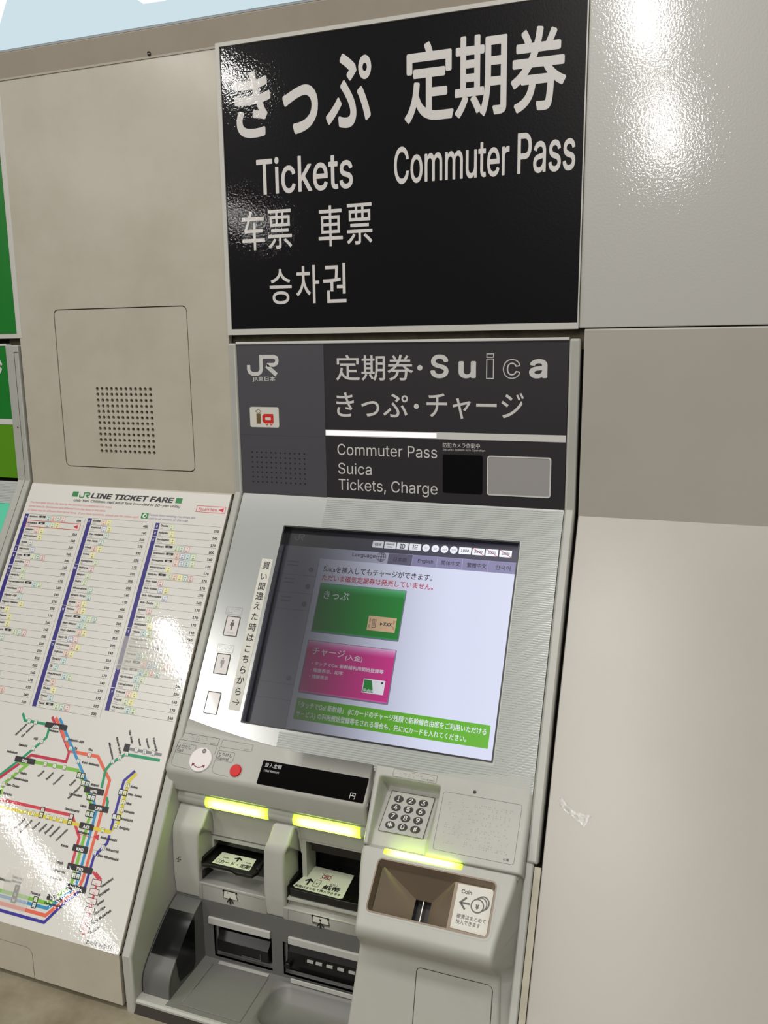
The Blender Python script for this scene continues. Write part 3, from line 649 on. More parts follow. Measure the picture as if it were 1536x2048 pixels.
# header
hd = MB(); hd.box(FW, 0, 237.8, 520, -1.5, -12, 0, CHAR); hd = hd.build('header_panel', tm, label='charcoal header panel with printed lettering')
b = MB(); b.box(FW, -1, 242, 520.5, 237.8, -12, 2.6, PRW); b.build('top_edge', hd, bevel=1)
b = MB(); gx0, gx1 = 18.5, 118; b.box(FW, 0, 237.8, 150.2, 78, -6, .6, DGREY)
b.box(FW, 0, 78, 150.2, 74, -6, .6, DGREY); b.box(FW, 0, 74, 15.8, -1.5, -6, .5, DGREY); b.box(FW, 117, 74, 150.2, -1.5, -6, .5, DGREY); b.box(FW, 15.8, 74, 117, 71.1, -6, .5, DGREY); b.box(FW, 15.8, 15, 117, -1.5, -6, .5, DGREY)
hu = (117-15.8)/12; hv = (71.1-15)/7; holes(b, FW, 15.8+hu/2, 71.1-hv/2, hu, -hv, 12, 7, 1.5, 4, DGREY, n=.5, seg=8); b.quad(FW, 10, 76, 120, 10, -3, GAP)
b.stroke(FW, [(0, 95), (150, 95)], .3, .72, DARKLINE); b.build('logo_panel', hd, label='dark grey panel with logo and speaker holes')
b = MB(); jr_logo(b, FW, 17.5, 220.8, 74, 190, .8, PRW); b.text(FW, 'JR東日本', PRW, .8, box=(26, 188, 66.3, 179.5), bold=.012); b.build('logo_print', hd)
b = MB(); b.rbox(FW, 18.9, 140, 70.5, 107.8, 3, .6, 1.2, LABEL); BR_ = mat('ic_brown', (110, 88, 50), .4); RD_ = mat('ic_red', (200, 40, 36), .4)
b.stroke(FW, [(29, 133.2), (34.2, 136.2), (39.5, 133.2), (34.2, 130.2)], .8, 1.3, BR_, True); b.quad(FW, 30.6, 129.5, 38.2, 113.5, 1.3, BR_)
b.stroke(FW, [(60.5, 126.6), (45.5, 126.6), (43.6, 124.8), (43.6, 118.6), (45.5, 117), (60.5, 117)], 5.2, 1.3, RD_); b.poly(FW, [(56, 127.5), (60.8, 127.5), (60.8, 115), (56, 115)], 1.31, RD_)
for u in (49, 56.5): b.dot(FW, u, 113.4, 2.3, 1.33, RD_); b.dot(FW, u, 113.4, 1.0, 1.36, LABEL)
b.build('ic_badge', hd, label='white badge with brown and red ic mark')
b = MB(); n = .15
b.text(FW, '定期券', PRW, n, box=(169.8, 220.5, 293.8, 182), bold=.008); b.dot(FW, 304.3, 200.9, 4, n, PRW); b.text(FW, 'S', PRW, n, box=(320.6, 220, 348, 185.8), bold=.022)
b.text(FW, 'u', PRW, n, box=(363.2, 210.2, 389, 185.8), bold=.022); b.text(FW, 'a', PRW, n, box=(465.6, 212.6, 491.2, 185.8), bold=.022)
b.stroke(FW, [(404.6, 213), (414.4, 213), (414.4, 185.6), (404.6, 185.6)], 1.3, n, PRW, True); b.stroke(FW, [(404.6, 220.3), (414.4, 220.3), (414.4, 215.5), (404.6, 215.5)], 1.2, n, PRW, True)
b.text(FW, 'c', PRW, n, box=(428.2, 212.8, 453, 185.2), bold=.028); b.text(FW, 'c', CHAR, n+.45, box=(429.8, 211.3, 451.4, 186.7))
b.text(FW, 'きっぷ', PRW, n, box=(169.4, 164, 285.5, 127), bold=.008); b.dot(FW, 298.7, 144.5, 3.9, n, PRW); b.text(FW, 'チャージ', PRW, n, box=(314.8, 165, 459, 127), bold=.008)
b.text(FW, 'Commuter Pass', PRW, n, box=(169.6, 85, 331, 67.6)); b.text(FW, 'Suica', PRW, n, box=(170.3, 55.6, 226, 38)); b.text(FW, 'Tickets, Charge', PRW, n, box=(170.3, 30.5, 331.6, 7.8))
b.text(FW, '防犯カメラ作動中', PRW, n, box=(339.8, 91.5, 396, 84.4)); b.text(FW, 'Security System is in Operation', PRW, n, box=(340.1, 83, 403.6, 79.2)); b.build('lettering', hd)
b = MB(); b.box(FW, 150.2, 106.6, 519.6, 96.8, 0, .5, mat('light_strip', (205, 204, 200), .3)); b.build('white_bar', hd)
b = MB(); b.box(FW, 151, 105.2, 330, 98.2, .5, .62, emit('bar_glow', (255, 236, 244), 1.3)); b.build('bar_lamp', hd, label='lit left half of the white bar')
b = MB(); b.rbox(FW, 340, 74.2, 400.5, 16.5, 3, 0, .6, BGLASS); b.build('camera_window', hd, label='square black camera window')
b = MB(); b.ring(FW, rr(407.4, 74.4, 500.3, 16, 4), rr(409.2, 72.6, 498.5, 17.8, 3), 0, 1.2, PRW); b.rbox(FW, 409, 72.8, 498.7, 17.6, 3, 0, .7, mat('blurred_mirror', (168, 164, 164), .4, metal=.3)); b.build('mirror_plate', hd, label='blurry grey mirror plate with white rim')
# side rails
for x0, x1, bot, nm in ((-15, -.8, 425, ''), (520.8, 535.6, 473, '')):
    b = MB(); b.extr(bent(0, 0, 240, bot, 3.2, -16), x0, x1, PLAST2); b.build('side_rail', tm, bevel=3)
# screen panel
def arc(x): return 371-4+23*(1-((x-262)/262)**2) if 1 else 385
sp = MB(); O = (0, 0, 520, 396); Hs = (86.8, 52.4, 463, 360.2)
frame_with_hole(sp, FS, O, Hs, 1.5, -22, 0, SILVER); spo = sp.build('screen_panel', tm, bevel=.8, label='silver sloping panel around the screen')
b = MB(); u0 = 151
v = 3.0
while v < 392:
    segs = [(u0, 519)] if (v+1.6 < 50.5 or v > 362) else [(465.2, 519)]
    for a, c_ in segs:
        vs = [FS(a, v, 0), FS(c_, v, 0), FS(a, v+.8, .55), FS(c_, v+.8, .55), FS(a, v+2.0, .55), FS(c_, v+2.0, .55), FS(a, v+2.5, 0), FS(c_, v+2.5, 0)]
        b.mesh(vs, [(0, 1, 3, 2), (2, 3, 5, 4), (4, 5, 7, 6), (0, 2, 4, 6), (1, 7, 5, 3)], RIB)
    v += 3.2
b.build('ribs', spo, kind='stuff')
b = MB(); b.ring(FS, rr(86.2, 51.8, 463.6, 360.8, 2), rr(88.4, 54.0, 461.4, 358.6, 1.5), -20, .4, BLK); b.build('screen_surround', spo, label='black rim round the screen')
# narrow label strip and the three lamp windows
b = MB(); b.prism(FS, rr(61.5, 109.2, 80.5, 345, .6), 0, .35, LABEL); b.build('instruction_strip', spo, label='white strip with vertical Japanese lettering')
b = MB()
for i, c_ in enumerate('買い間違えた時はこちらから'):
    vv = [119.6, 137.7, 153.5, 169.2, 184.9, 201.9, 218.8, 234.8, 252.2, 267.9, 284.4, 300.0, 316.8][i]
    b.text(FS, c_, INK, .45, at=(71.5, vv+5.2), size=13.2, al='C', bold=.012)
b.stroke(FS, [(66, 333.2), (77, 333.2)], 1, .45, INK); b.stroke(FS, [(72.5, 329), (77.2, 333.2), (72.5, 337.4)], 1, .45, INK); b.build('lettering', spo)
for k, (u0_, v0_, u1_, v1_) in enumerate(((24.6, 206.4, 46.8, 236), (23.0, 265.2, 45, 295), (22.6, 323.2, 43.8, 354.8))):
    b = MB(); b.ring(FS, rr(u0_-1, v0_-1, u1_+1, v1_+1, 1.5), rr(u0_+.4, v0_+.4, u1_-.4, v1_-.4, 1), .05, .5, mat('window_rim', (84, 82, 78), .6)); b.rbox(FS, u0_+.4, v0_+.4, u1_-.4, v1_-.4, 1, 0, .2, mat('lamp_window', (214, 208, 204), .25, coat=1, crough=.05))
    if k < 2:
        cu, cv = (u0_+u1_)/2, (v0_+v1_)/2; b.dot(FS, cu, cv-8.5, 1.5, .35, FAINT if k else INKG, 12); b.poly(FS, [(cu-3, cv-6), (cu+3, cv-6), (cu+3.4, cv-.5), (cu+1.6, cv-.5), (cu+1.2, cv+6), (cu-1.2, cv+6), (cu-1.6, cv-.5), (cu-3.4, cv-.5)], .35, FAINT if k else INKG)
        if not k: b.text(FS, 'おとな', FAINT, .35, at=(cu, cv+11.5), size=4, al='C')
    b.build('indicator_window', spo)
b = MB()
random.seed(3)
def braille(b, fr, u0, v0, u1, v1, n, pitch=2.3, dens=.55, m=None):
    u = u0
    k = 0
    while u < u1:
        for j in range(3):
            if random.random() < dens: b.disc(fr, u, v0+j*(v1-v0)/2, .55, n, n+.35, m or FAINT, 8, .15)
        u += pitch if k % 2 == 0 else pitch*1.5; k += 1
for v0_, v1_ in ((191.4, 202.8), (250.4, 262)): b = MB(); b.stroke(FS, rr(19.8, v0_, 47.6, v1_, 1.2), .4, .1, INKG, True); braille(b, FS, 23, v0_+3, 45, v0_+8.4, .05); b.build('braille_tag', spo)

# display
scn = MB(); scn.quad(FD, 84, 50, 465, 362, -.6, BLK); scn.box(FD, 84, 50, 90.5, 362, -.5, 0.2, BLK); scn = scn.build('touch_screen', tm, label='lit touch screen showing ticket and charge buttons')
def vgrad(): pass
Wt = lcd('white', (220, 224, 248), .98); Dk = lcd('dark', (56, 54, 78)); Dk2 = lcd('dark2', (38, 36, 54)); Tab = lcd('tab', (132, 128, 168)); Tab0 = lcd('tab_dark', (92, 88, 118)); Side = lcd('side', (178, 180, 206)); Tx = lcd('text', (38, 36, 62)); TxR = lcd('red', (198, 24, 66))
Gn = lcd('green', (0, 138, 42)); Gn2 = lcd('green_light', (110, 196, 150)); Gn3 = lcd('green_mid', (10, 150, 62)); Pk = lcd('pink', (216, 44, 144)); Pk2 = lcd('pink_light', (240, 176, 222)); Bn = lcd('banner', (92, 176, 20)); Wb = lcd('bright', (245, 246, 255), 1.05); Tan = lcd('tan', (226, 190, 150)); Wtx = lcd('whitetext', (235, 238, 248)); Shd = lcd('shadow', (120, 124, 150)); Pk3 = lcd('pink_dark', (170, 30, 112))
b = MB(); b.quad(FD, 90.4, 52, 459.8, 357.5, 0, Wt); b.quad(FD, 90.4, 52, 459.8, 62, .02, Dk2); b.quad(FD, 90.4, 62, 459.8, 80, .02, Dk); b.quad(FD, 90.4, 80, 459.8, 97.5, .02, Side)
b.quad(FD, 90.4, 97.5, 152, 357.5, .02, Side)
for vv in (127, 155.5, 182, 294.8, 318): b.stroke(FD, [(90.4, vv), (152, vv)], .8, .04, Shd)
b.stroke(FD, [(152.2, 98), (152.2, 357)], .8, .04, Shd)
for u, v_, k in ((142, 117, 0), (142, 144, 1), (142, 172, 2), (142, 286, 0)): b.dot(FD, u, v_, 4.5, .05, Shd, 8 if k else 6)
for vv in (106, 112, 134, 140, 163, 169): b.stroke(FD, [(100, vv), (118, vv)], 2, .05, Shd)
for i in range(5):
    u0_ = 264+i*38.7; b.quad(FD, u0_, 80.3, u0_+38.2 if i < 4 else 459.5, 97.2, .05, Tab0 if i == 0 else Tab)
for s, bx, m in (('日本語', (273, 85.5, 294, 92.5), Tx), ('English', (311.4, 85.6, 335.4, 92.6), Tx), ('简体中文', (347.6, 85, 376.8, 92.2), Tx), ('繁體中文', (387, 85.2, 416, 92.6), Tx), ('한국어', (429.4, 85.6, 451.4, 92.8), Tx), ('Language', (205.4, 83.8, 243.4, 91.2), Tx)): b.text(FD, s, m, .1, box=bx, bold=.012)
for q in range(4): b.stroke(FD, [(252.7+7.3*math.cos(a*math.pi/12)*[1, .55, .1, 0][q], 87.1+7.3*math.sin(a*math.pi/12)) for a in range(24)], .7, .1, Tx, True) if q < 3 else None
b.stroke(FD, [(245.4, 87.1), (260, 87.1)], .7, .1, Tx); b.stroke(FD, [(247, 83.2), (258.4, 83.2)], .6, .1, Tx); b.stroke(FD, [(247, 91), (258.4, 91)], .6, .1, Tx)
jr_logo(b, FD, 103, 59.5, 119.5, 70.5, .1, Side)
for u0_, u1_, s in ((235, 252.8, 'VIEW'), (254.5, 273.2, 'ORANGE\nCARD'), (274.6, 292.8, 'ID'), (294.4, 312.8, 'IC\nCARD'), (371.8, 390.2, '1000'), (392, 410.4, '2000'), (412.2, 430.4, '5000'), (432.6, 450.6, '10000')):
    b.prism(FD, rr(u0_, 62.4, u1_, 72.9, 1), .05, .08, Wb); big = s in ('ID',)
    if '\n' in s:
        a, c_ = s.split('\n'); b.text(FD, a, Tx, .14, box=((u0_+5, 63.8, u1_-5, 68.6) if a == 'IC' else (u0_+2.6, 64.8, u1_-2.6, 67.6)), bold=.02); b.text(FD, c_, Tx, .14, box=(u0_+5, 69.4, u1_-5, 71.4), bold=.02)
    else: b.text(FD, s, Tx, .14, box=(u0_+(5 if big else 3.2), 64 if big else 65.6, u1_-(5 if big else 3.2), 71.4 if big else 69.8), bold=.02)
    if s in ('2000', '5000', '10000'): b.stroke(FD, [(u0_+.5, 62.6), (u1_-.5, 72.8)], .9, .18, TxR)
for u, s in ((320.7, '10'), (335.2, '50'), (349.6, '100'), (363.8, '500')): b.dot(FD, u, 67.7, 5.8, .08, Wb); b.text(FD, s, Tx, .14, at=(u, 69.6), size=5.6, al='C', xs=.95)
b.text(FD, 'Suicaを挿入してもチャージができます。', Tx, .1, box=(162.3, 107.8, 338, 118.3), bold=.01); b.text(FD, 'ただいま磁気定期券は発売していません。', TxR, .1, box=(163, 122, 341.5, 132), bold=.01)
def button(u0, v0, u1, v1, base, hi, lo):
    b.prism(FD, rr(u0-1.2, v0-.8, u1+1.6, v1+2, 1.5), .05, .06, Shd)
    K = 10
    for i in range(K):
        a = v0+(v1-v0)*.16*i/K; c_ = v0+(v1-v0)*.16*(i+1)/K; f = i/K
        b.quad(FD, u0, a, u1, c_, .09, lcd('g%s%d' % (base[0], i), tuple(hi[j]*(1-f)+base[1][j]*f for j in range(3))))
    b.quad(FD, u0, v0+(v1-v0)*.16, u1, v1, .09, lcd(base[0], base[1])); b.quad(FD, u0, v1-1.8, u1, v1, .1, lcd(base[0]+'lo', lo))
button(163.3, 136.8, 300.6, 211.2, ('btn_green', (0, 134, 40)), (96, 186, 130), (10, 160, 70)); button(162, 226.2, 300.6, 302.6, ('btn_pink', (214, 40, 142)), (240, 180, 224), (236, 90, 180))
b.text(FD, 'きっぷ', Wtx, .14, box=(171.4, 147.4, 213, 160), bold=.006); b.prism(FD, rr(250, 179.2, 294, 200.8, .6), .12, .13, Tan)
b.poly(FD, [(269.6, 187.2), (274, 189.8), (269.6, 192.4)], .2, Tx); b.text(FD, 'XXX', Tx, .2, box=(274.6, 187, 288, 192.4), bold=.02); b.stroke(FD, [(257.5, 184), (262.5, 184), (262.5, 196), (257.5, 196)], .7, .2, Tx, True); b.text(FD, '器器', Tx, .2, box=(258.6, 185.6, 261.6, 194.2))
for u in (252.6, 253.8, 289.8, 291.4): b.stroke(FD, [(u, 183), (u, 189)], .5, .2, Tx); b.stroke(FD, [(u, 192), (u, 197)], .5, .2, Tx)
b.text(FD, 'チャージ', Wtx, .14, box=(171.4, 235.2, 223.4, 246.8), bold=.006); b.text(FD, '(入金)', Wtx, .14, box=(225.3, 240.4, 252.2, 249.8), bold=.006)
b.text(FD, '・タッチでGo! 新幹線利用開始登録等', Wtx, .14, box=(174, 256, 287.6, 262), bold=.01); b.text(FD, '・履歴表示、印字', Wtx, .14, box=(174, 266, 225.8, 272), bold=.01); b.text(FD, '・残額表示', Wtx, .14, box=(174, 275.6, 204.3, 281.4), bold=.01)
b.prism(FD, rr(259.6, 271.6, 292.6, 291.8, 1), .12, .13, Wb); b.poly(FD, [(260.6, 272.8), (272, 272.8), (277, 290.6), (260.6, 290.6)], .16, Gn); b.text(FD, 'Suica', Wtx, .2, box=(261.4, 285.8, 277.4, 289.6), bold=.02); b.dot(FD, 288.4, 275.2, 1.6, .16, Tx)
b.quad(FD, 161.8, 312, 451.8, 343, .06, Bn); b.text(FD, '「タッチでGo! 新幹線」 (ICカードのチャージ残額で新幹線自由席をご利用いただける', Wtx, .12, box=(166, 316.6, 447, 327), bold=.01); b.text(FD, 'サービス) の利用開始登録等をされる場合も、先にICカードを入れてください。', Wtx, .12, box=(165, 330, 421, 340), bold=.01)
b.build('display_picture', scn)
gl = bpy.data.materials.new('touch_glass'); gl.use_nodes = True; nt = gl.node_tree; nt.nodes.clear(); N = nt.nodes.new
fr_ = N('ShaderNodeFresnel'); fr_.inputs[0].default_value = 1.5; tr = N('ShaderNodeBsdfTransparent'); gs_ = N('ShaderNodeBsdfGlossy'); gs_.inputs['Roughness'].default_value = .3; mx = N('ShaderNodeMixShader'); oo = N('ShaderNodeOutputMaterial')
tr.inputs[0].default_value = (.97, .97, .97, 1)
nt.links.new(fr_.outputs[0], mx.inputs[0]); nt.links.new(tr.outputs[0], mx.inputs[1]); nt.links.new(gs_.outputs[0], mx.inputs[2]); nt.links.new(mx.outputs[0], oo.inputs[0])
b = MB(); b.quad(FD, 84, 50, 465, 362, 2.5, gl); b.build('glass', scn)

# console, left part (moulded) and right part
def cprof(x, left=True):
    pass
lipb = Vector((-234.5, -406.5))
P0 = FC(0, 0); Pe = FC(0, 59.5)
b = MB()
body = fillet([(FC(0, 3).y*1000, FC(0, 3).z*1000), (Pe.y*1000, Pe.z*1000), tuple(lipb), (-212, -405)], [7, 3], 7)
rows = []; xs = [-6.5+i*(302.5+6.5)/30 for i in range(31)]
def crow(p, nrm, xa, xb, r, D, rl=12):
    row = []
    add = lambda x, dep: row.append((x/1000, (p.x-nrm.x*dep)/1000, (p.y-nrm.y*dep)/1000))
    add(xa, D); [add(xa+rl*(1-math.cos(rad(18*j))), rl*(1-math.sin(rad(18*j)))) for j in range(6)]
    for i in range(1, 30): add(xa+rl+(xb-xa-rl-r)*i/30, 0)
    [add(xb-r*(1-math.cos(rad(90-18*j))), r*(1-math.sin(rad(90-18*j)))) for j in range(6)]; add(xb, D)
    return row
def console(xa, xb, ra, prof, D=26):
    k = len(prof); R = []
    for i in range(k):
        tt = (prof[min(i+1, k-1)]-prof[max(i-1, 0)]).normalized(); R.append(crow(prof[i], Vector((tt.y, -tt.x)), xa, xb, ra, D))
    n0 = Vector((FC.n.y, FC.n.z)); xs_ = [p[0]*1000 for p in R[0]]; top = []
    for x in xs_:
        q = FS(x, arc(x), .5); top.append(tuple(q))
    under = [tuple(FS(x, arc(x), -6)) for x in xs_]
    return [under, top]+R
b.grid(console(-16.5, 303.5, 5, body), PLAST)
con = b.build('console', tm, label='moulded control shelf below the screen')
# corner cheek between rail and console lip
# right block: keypad valley and card reader
def sstep(a, c_, x): t_ = max(0, min(1, (x-a)/(c_-a))); return t_*t_*(3-2*t_)
b = MB(); G = []
Xs = [303]+[303+i*1.15 for i in range(1, 93)]+[409+i*6 for i in range(1, 17)]+[508, 511, 514, 516.5, 518.5, 519.8, 520.6, 521]
Vs = [-30+0]+[2+i*1.4 for i in range(0, 70)]+[100, 101.2, 102.4, 103.4, 104.2, 104.8, 105.1]
def blk(u, v_):
    keyn = -8.9-(85-v_)*math.tan(rad(19.5)) if v_ < 85 else -9.2
    keyn = max(keyn, -32)
    m_ = sstep(311.5, 320.5, u)*(1-sstep(391.5, 400.5, u))
    dn = keyn*m_*sstep(15.2, 18.5, v_)
    e = 0
    if v_ > 102: e = -(3.2-math.sqrt(max(0, 10.24-(v_-102)**2))) 
    if u > 515: e -= 6-math.sqrt(max(0, 36-(u-515)**2))
    if u < 308: e -= 5-math.sqrt(max(0, 25-(308-u)**2))
    return dn+max(e, -14)
for v_ in Vs:
    if v_ == -30: G.append([tuple(FS(x, arc(min(x, 520)), .5)) for x in Xs])
    else:
        row = []
        for x in Xs:
            xx = x + (v_/105)*(8.5*(1-sstep(303, 325, x))) if x < 325 else x
            row.append(tuple(FC(xx, v_, blk(x, v_))))
        G.append(row)
lastv = [FC(x+8.5*(1-sstep(303, 325, x)) if x < 325 else x, 105.1, -26) for x in Xs]; G.append([tuple(p) for p in lastv]); G.append([tuple(FC(x, 100, -60)) for x in Xs])
b.grid(G, PLAST)
b.grid([[tuple(FC(521, v_, blk(521, v_))) for v_ in Vs[1:]], [tuple(FC(521, v_, -40)) for v_ in Vs[1:]]], PLAST)
L1 = [tuple(FC(303+8.5*v_/105, v_, blk(303, v_))) for v_ in Vs[1:]]; L2 = [tuple(FC(303+8.5*v_/105, v_, -40)) for v_ in Vs[1:]]; b.grid([L1, L2], PLAST)
blko = b.build('keypad_block', tm, label='moulded block with sunken keypad and flat card reader')
# keypad
Kb = FC(0, 85.0, -8.2); Ft = Fr(Kb.y, Kb.z, 64); kp0 = -62
b = MB(); b.rbox(Ft, 326.6, kp0, 387.4, -.5, 1.2, -1, .8, mat('key_plate', (196, 196, 190), .3, metal=.3)); b.stroke(Ft, rr(326.3, kp0-.3, 387.7, -.2, 1.2), .8, .9, DARKLINE, True); kp = b.build('keypad', tm, label='silver plate with twelve round dark keys')
def pix_key(): pass
KEYM = mat('key_dark', (66, 63, 62), .35, coat=.4); KEYT = mat('key_print', (222, 220, 214), .4)
for i, ch in enumerate('123456789*0#'):
    r_, c_ = divmod(i, 3); u, v_ = 339.4+c_*17.5, kp0+11+r_*13.4
    b = MB(); b.oval(Ft, u, v_, 6.7, 5.5, .8, 1.9, KEYM)
    if ch == '*': b.text(Ft, '✱' if 0 else '*', KEYT, 2.0, box=(u-3.4, v_-3.4, u+3.4, v_+3.4), bold=.01)
    else: b.text(Ft, ch, KEYT, 2.0, box=(u-(1.5 if ch == '1' else 2.5), v_-3.7, u+(1.5 if ch == '1' else 2.5), v_+3.7), bold=.012)
    b.build('key', kp)
b = MB(); n = .35
b.stroke(FC, rr(331.3, 3.6, 392.4, 13.8, 1.5), .35, n, INKG, True); braille(b, FC, 335, 5.6, 372, 10.6, .2); b.text(FC, 'ユーザ ボタン', INKG, n, box=(374, 10.2, 390, 12.6), bold=.01)
b.dot(FC, 445.5, 16.2, 2.3, .3, INK, 20)
b.stroke(FC, rr(405, 22, 508.8, 95.5, 3), .35, n, INKG, True)
for rr0 in range(6): braille(b, FC, 415, 32+rr0*9.6, 498, 37+rr0*9.6, .15, dens=.34, m=PLAST)
b.text(FC, 'IC専', INK, n, box=(495.5, 89.5, 502.5, 92.8)); b.build('reader_print', blko)
# console prints and buttons
b = MB(); n = .25
b.stroke(FC, [(-5, 13.9), (59.2, 13.9), (59.5, 3.4), (-3, 3.4), (-5, 5)], .4, n, INKG); b.stroke(FC, rr(-5.4, 3.2, 59.5, 14, 1.5), .4, n, INKG, True)
b.stroke(FC, rr(-5.6, 18.8, 26, 33.4, 2), .4, n, INKG, True); b.stroke(FC, [(-5, 14), (-5.4, 46), (-3, 51), (1, 53.2), (28, 54)], .4, n, INKG); b.stroke(FC, [(59.5, 14), (59.3, 27)], .4, n, INKG)
b.stroke(FC, rr(64.8, 4, 115.3, 14.4, 1.5), .4, n, INKG, True); b.stroke(FC, rr(64, 20, 91.4, 34, 2), .4, n, INKG, True); b.stroke(FC, [(64.2, 14.4), (63.2, 46), (65, 51), (70, 53.4), (92, 54.4)], .4, n, INKG)
b.text(FC, 'よびだし', INK, n, box=(-3.4, 20.8, 19, 26)); b.text(FC, 'Call', INK, n, box=(-3.4, 27.4, 7.6, 31.6)); b.text(FC, 'とりけし', INK, n, box=(66.2, 22.2, 88, 27)); b.text(FC, 'Cancel', INK, n, box=(66.4, 28.2, 84, 32.6))
b.text(FC, 'ヨビダシ', INKG, n, box=(46, 11, 55, 13)); b.text(FC, 'トリケシ', INKG, n, box=(103, 11.2, 111, 13)); braille(b, FC, 14, 5.6, 40, 10.6, .15); b.build('printed_outlines', con)
b = MB(); b.disc(FC, 41, 38, 18, 0, 2.2, mat('white_cap', (226, 220, 218), .3), 48, .8); cb = b.build('call_button', con, label='round white sliding call cover with red arrow')
b = MB(); b.disc(FC, 42.8, 25.2, 3.3, 1.8, 2.6, INKG, 24, .2); b.disc(FC, 42.8, 25.2, 2.2, 2.4, 2.9, mat('lens', (150, 150, 146), .2), 20, .2); b.build('peephole', con)
b = MB(); MR = mat('maroon_print', (120, 30, 40), .4); A = [(41+11.5*math.cos(rad(a)), 38+11.5*math.sin(rad(a))) for a in range(48, 134, 6)]; b.stroke(FC, A, 1.3, 2.4, MR); b.poly(FC, [(51.5, 44.5), (47.2, 45.2), (51.2, 49.5)], 2.4, MR); b.poly(FC, [(30.2, 44.4), (34.8, 45.4), (30.4, 49.6)], 2.4, MR); b.build('arrow_print', con)
b = MB(); b.disc(FC, 101.2, 44.2, 10.4, 0, .5, PLAST2, 40, .2); b.disc(FC, 101.2, 44.2, 9.0, 0, 2.6, RED, 40, 1); b.build('cancel_button', con, label='round red cancel button')
b = MB(); b.rbox(FC, 138.4, 22.6, 307-.5, 56.4, 1.5, -.5, .5, mat('black_window', (8, 7, 7), .1, spec=.25)) if 0 else b.rbox(FC, 138.4, 22.6, 299.5, 56.4, 1.5, -.5, .4, mat('black_window', (8, 7, 7), .1, spec=.25))
b.text(FC, '投入金額', PRW, .5, at=(143, 31), size=6.6); b.text(FC, 'Total Amount', PRW, .5, at=(143, 38), size=6.2, xs=.9); b.text(FC, '円', PRW, .5, at=(278.5, 52.6), size=9.4); b.build('amount_display', con, label='black amount window')

# lower front: cheeks, guide lights, slot panel
def cheek(x0, x1):
    a = FS(0, 440, 0); c_ = FS(0, 694, 0)
    return [(-170, a.z*1000+0), (a.y*1000, a.z*1000), (c_.y*1000, c_.z*1000), (-359, -690), (-170, -690)]
b = MB(); b.extr(cheek(0, 0), -17, -1, PLAST); b.build('left_cheek', tm, bevel=3)
b = MB(); b.extr(cheek(0, 0), 519.5, 530.5, PLAST2); b.build('right_cheek', tm, bevel=2)
b = MB(); b.extr([(FS(0, 476, -4).y*1000, FS(0, 476, -4).z*1000), (FS(0, 476, -1).y*1000, FS(0, 476, -1).z*1000), (FS(0, 830, -1).y*1000, FS(0, 830, -1).z*1000), (FS(0, 830, -8).y*1000, FS(0, 830, -8).z*1000)], 531.5, 539.6, mat('tan_gasket', (186, 180, 160), .5, dirt=.5, dscale=20)); b.build('edge_strip', wall)
# guide light channel
b = MB(); ch = [(-205, -408), (-224, -410), (-227.5, -414), (-229.5, -419), (-229, -426), (-226, -431), (-221, -433), (-205, -433)]
b.extr(ch, -1, 330, PLAST2, True); chn = b.build('light_channel', tm)
GL = bpy.data.materials.new('guide_glow'); GL.use_nodes = True; nt = GL.node_tree; nt.nodes.clear(); N = nt.nodes.new; Lk = nt.links.new
tc = N('ShaderNodeTexCoord'); sx = N('ShaderNodeSeparateXYZ'); Lk(tc.outputs['Object'], sx.inputs[0])
def falloff(sock, half, soft):               # lamp behind a diffuser: full in the middle, dimmer towards the edge of the lens
    a = N('ShaderNodeMath'); a.operation = 'ABSOLUTE'; Lk(sock, a.inputs[0]); q = N('ShaderNodeMapRange'); q.interpolation_type = 'SMOOTHSTEP'
    q.inputs['From Min'].default_value = half; q.inputs['From Max'].default_value = half-soft; Lk(a.outputs[0], q.inputs['Value']); return q.outputs[0]
mu = N('ShaderNodeMath'); mu.operation = 'MULTIPLY'; Lk(falloff(sx.outputs[0], .054, .022), mu.inputs[0]); Lk(falloff(sx.outputs[2], .0105, .0085), mu.inputs[1])
ad = N('ShaderNodeMath'); ad.operation = 'MULTIPLY_ADD'; Lk(mu.outputs[0], ad.inputs[0]); ad.inputs[1].default_value = 19; ad.inputs[2].default_value = .85
em = N('ShaderNodeEmission'); em.inputs[0].default_value = (.62, 1, .05, 1); Lk(ad.outputs[0], em.inputs[1]); om_ = N('ShaderNodeOutputMaterial'); Lk(em.outputs[0], om_.inputs[0])
def centred(o):
    vs = [v.co.copy() for v in o.data.vertices]; c = sum(vs, Vector())/len(vs)
    lo = [min(v[i] for v in vs) for i in range(3)]; hi = [max(v[i] for v in vs) for i in range(3)]; c = Vector([(lo[i]+hi[i])/2 for i in range(3)])
    for v in o.data.vertices: v.co -= c
    o.location = c; return o
def gbar(x0, x1, nm):
    b = MB(); pr_ = [(-222, -411.5), (-228.5, -413.8), (-231.2, -418.5), (-231.2, -424), (-228.5, -429.5), (-222, -431.5)]; b = MB(); K = 40
    for i in range(K): 
        xa, xb = x0+(x1-x0)*i/K, x0+(x1-x0)*(i+1)/K; b.mesh([(xa/1000, y/1000, z/1000) for y, z in pr_]+[(xb/1000, y/1000, z/1000) for y, z in pr_], [(j, j+1, 7+j, 6+j) for j in range(5)], GL)
    for x in (x0, x1): b.face([(x/1000, y/1000, z/1000) for y, z in pr_], GL)
    return centred(b.build('guide_light', tm, label=nm))
gbar(46, 148.5, 'glowing yellow-green bar over the card slot'); gbar(188.5, 290.5, 'glowing yellow-green bar over the bill slot')
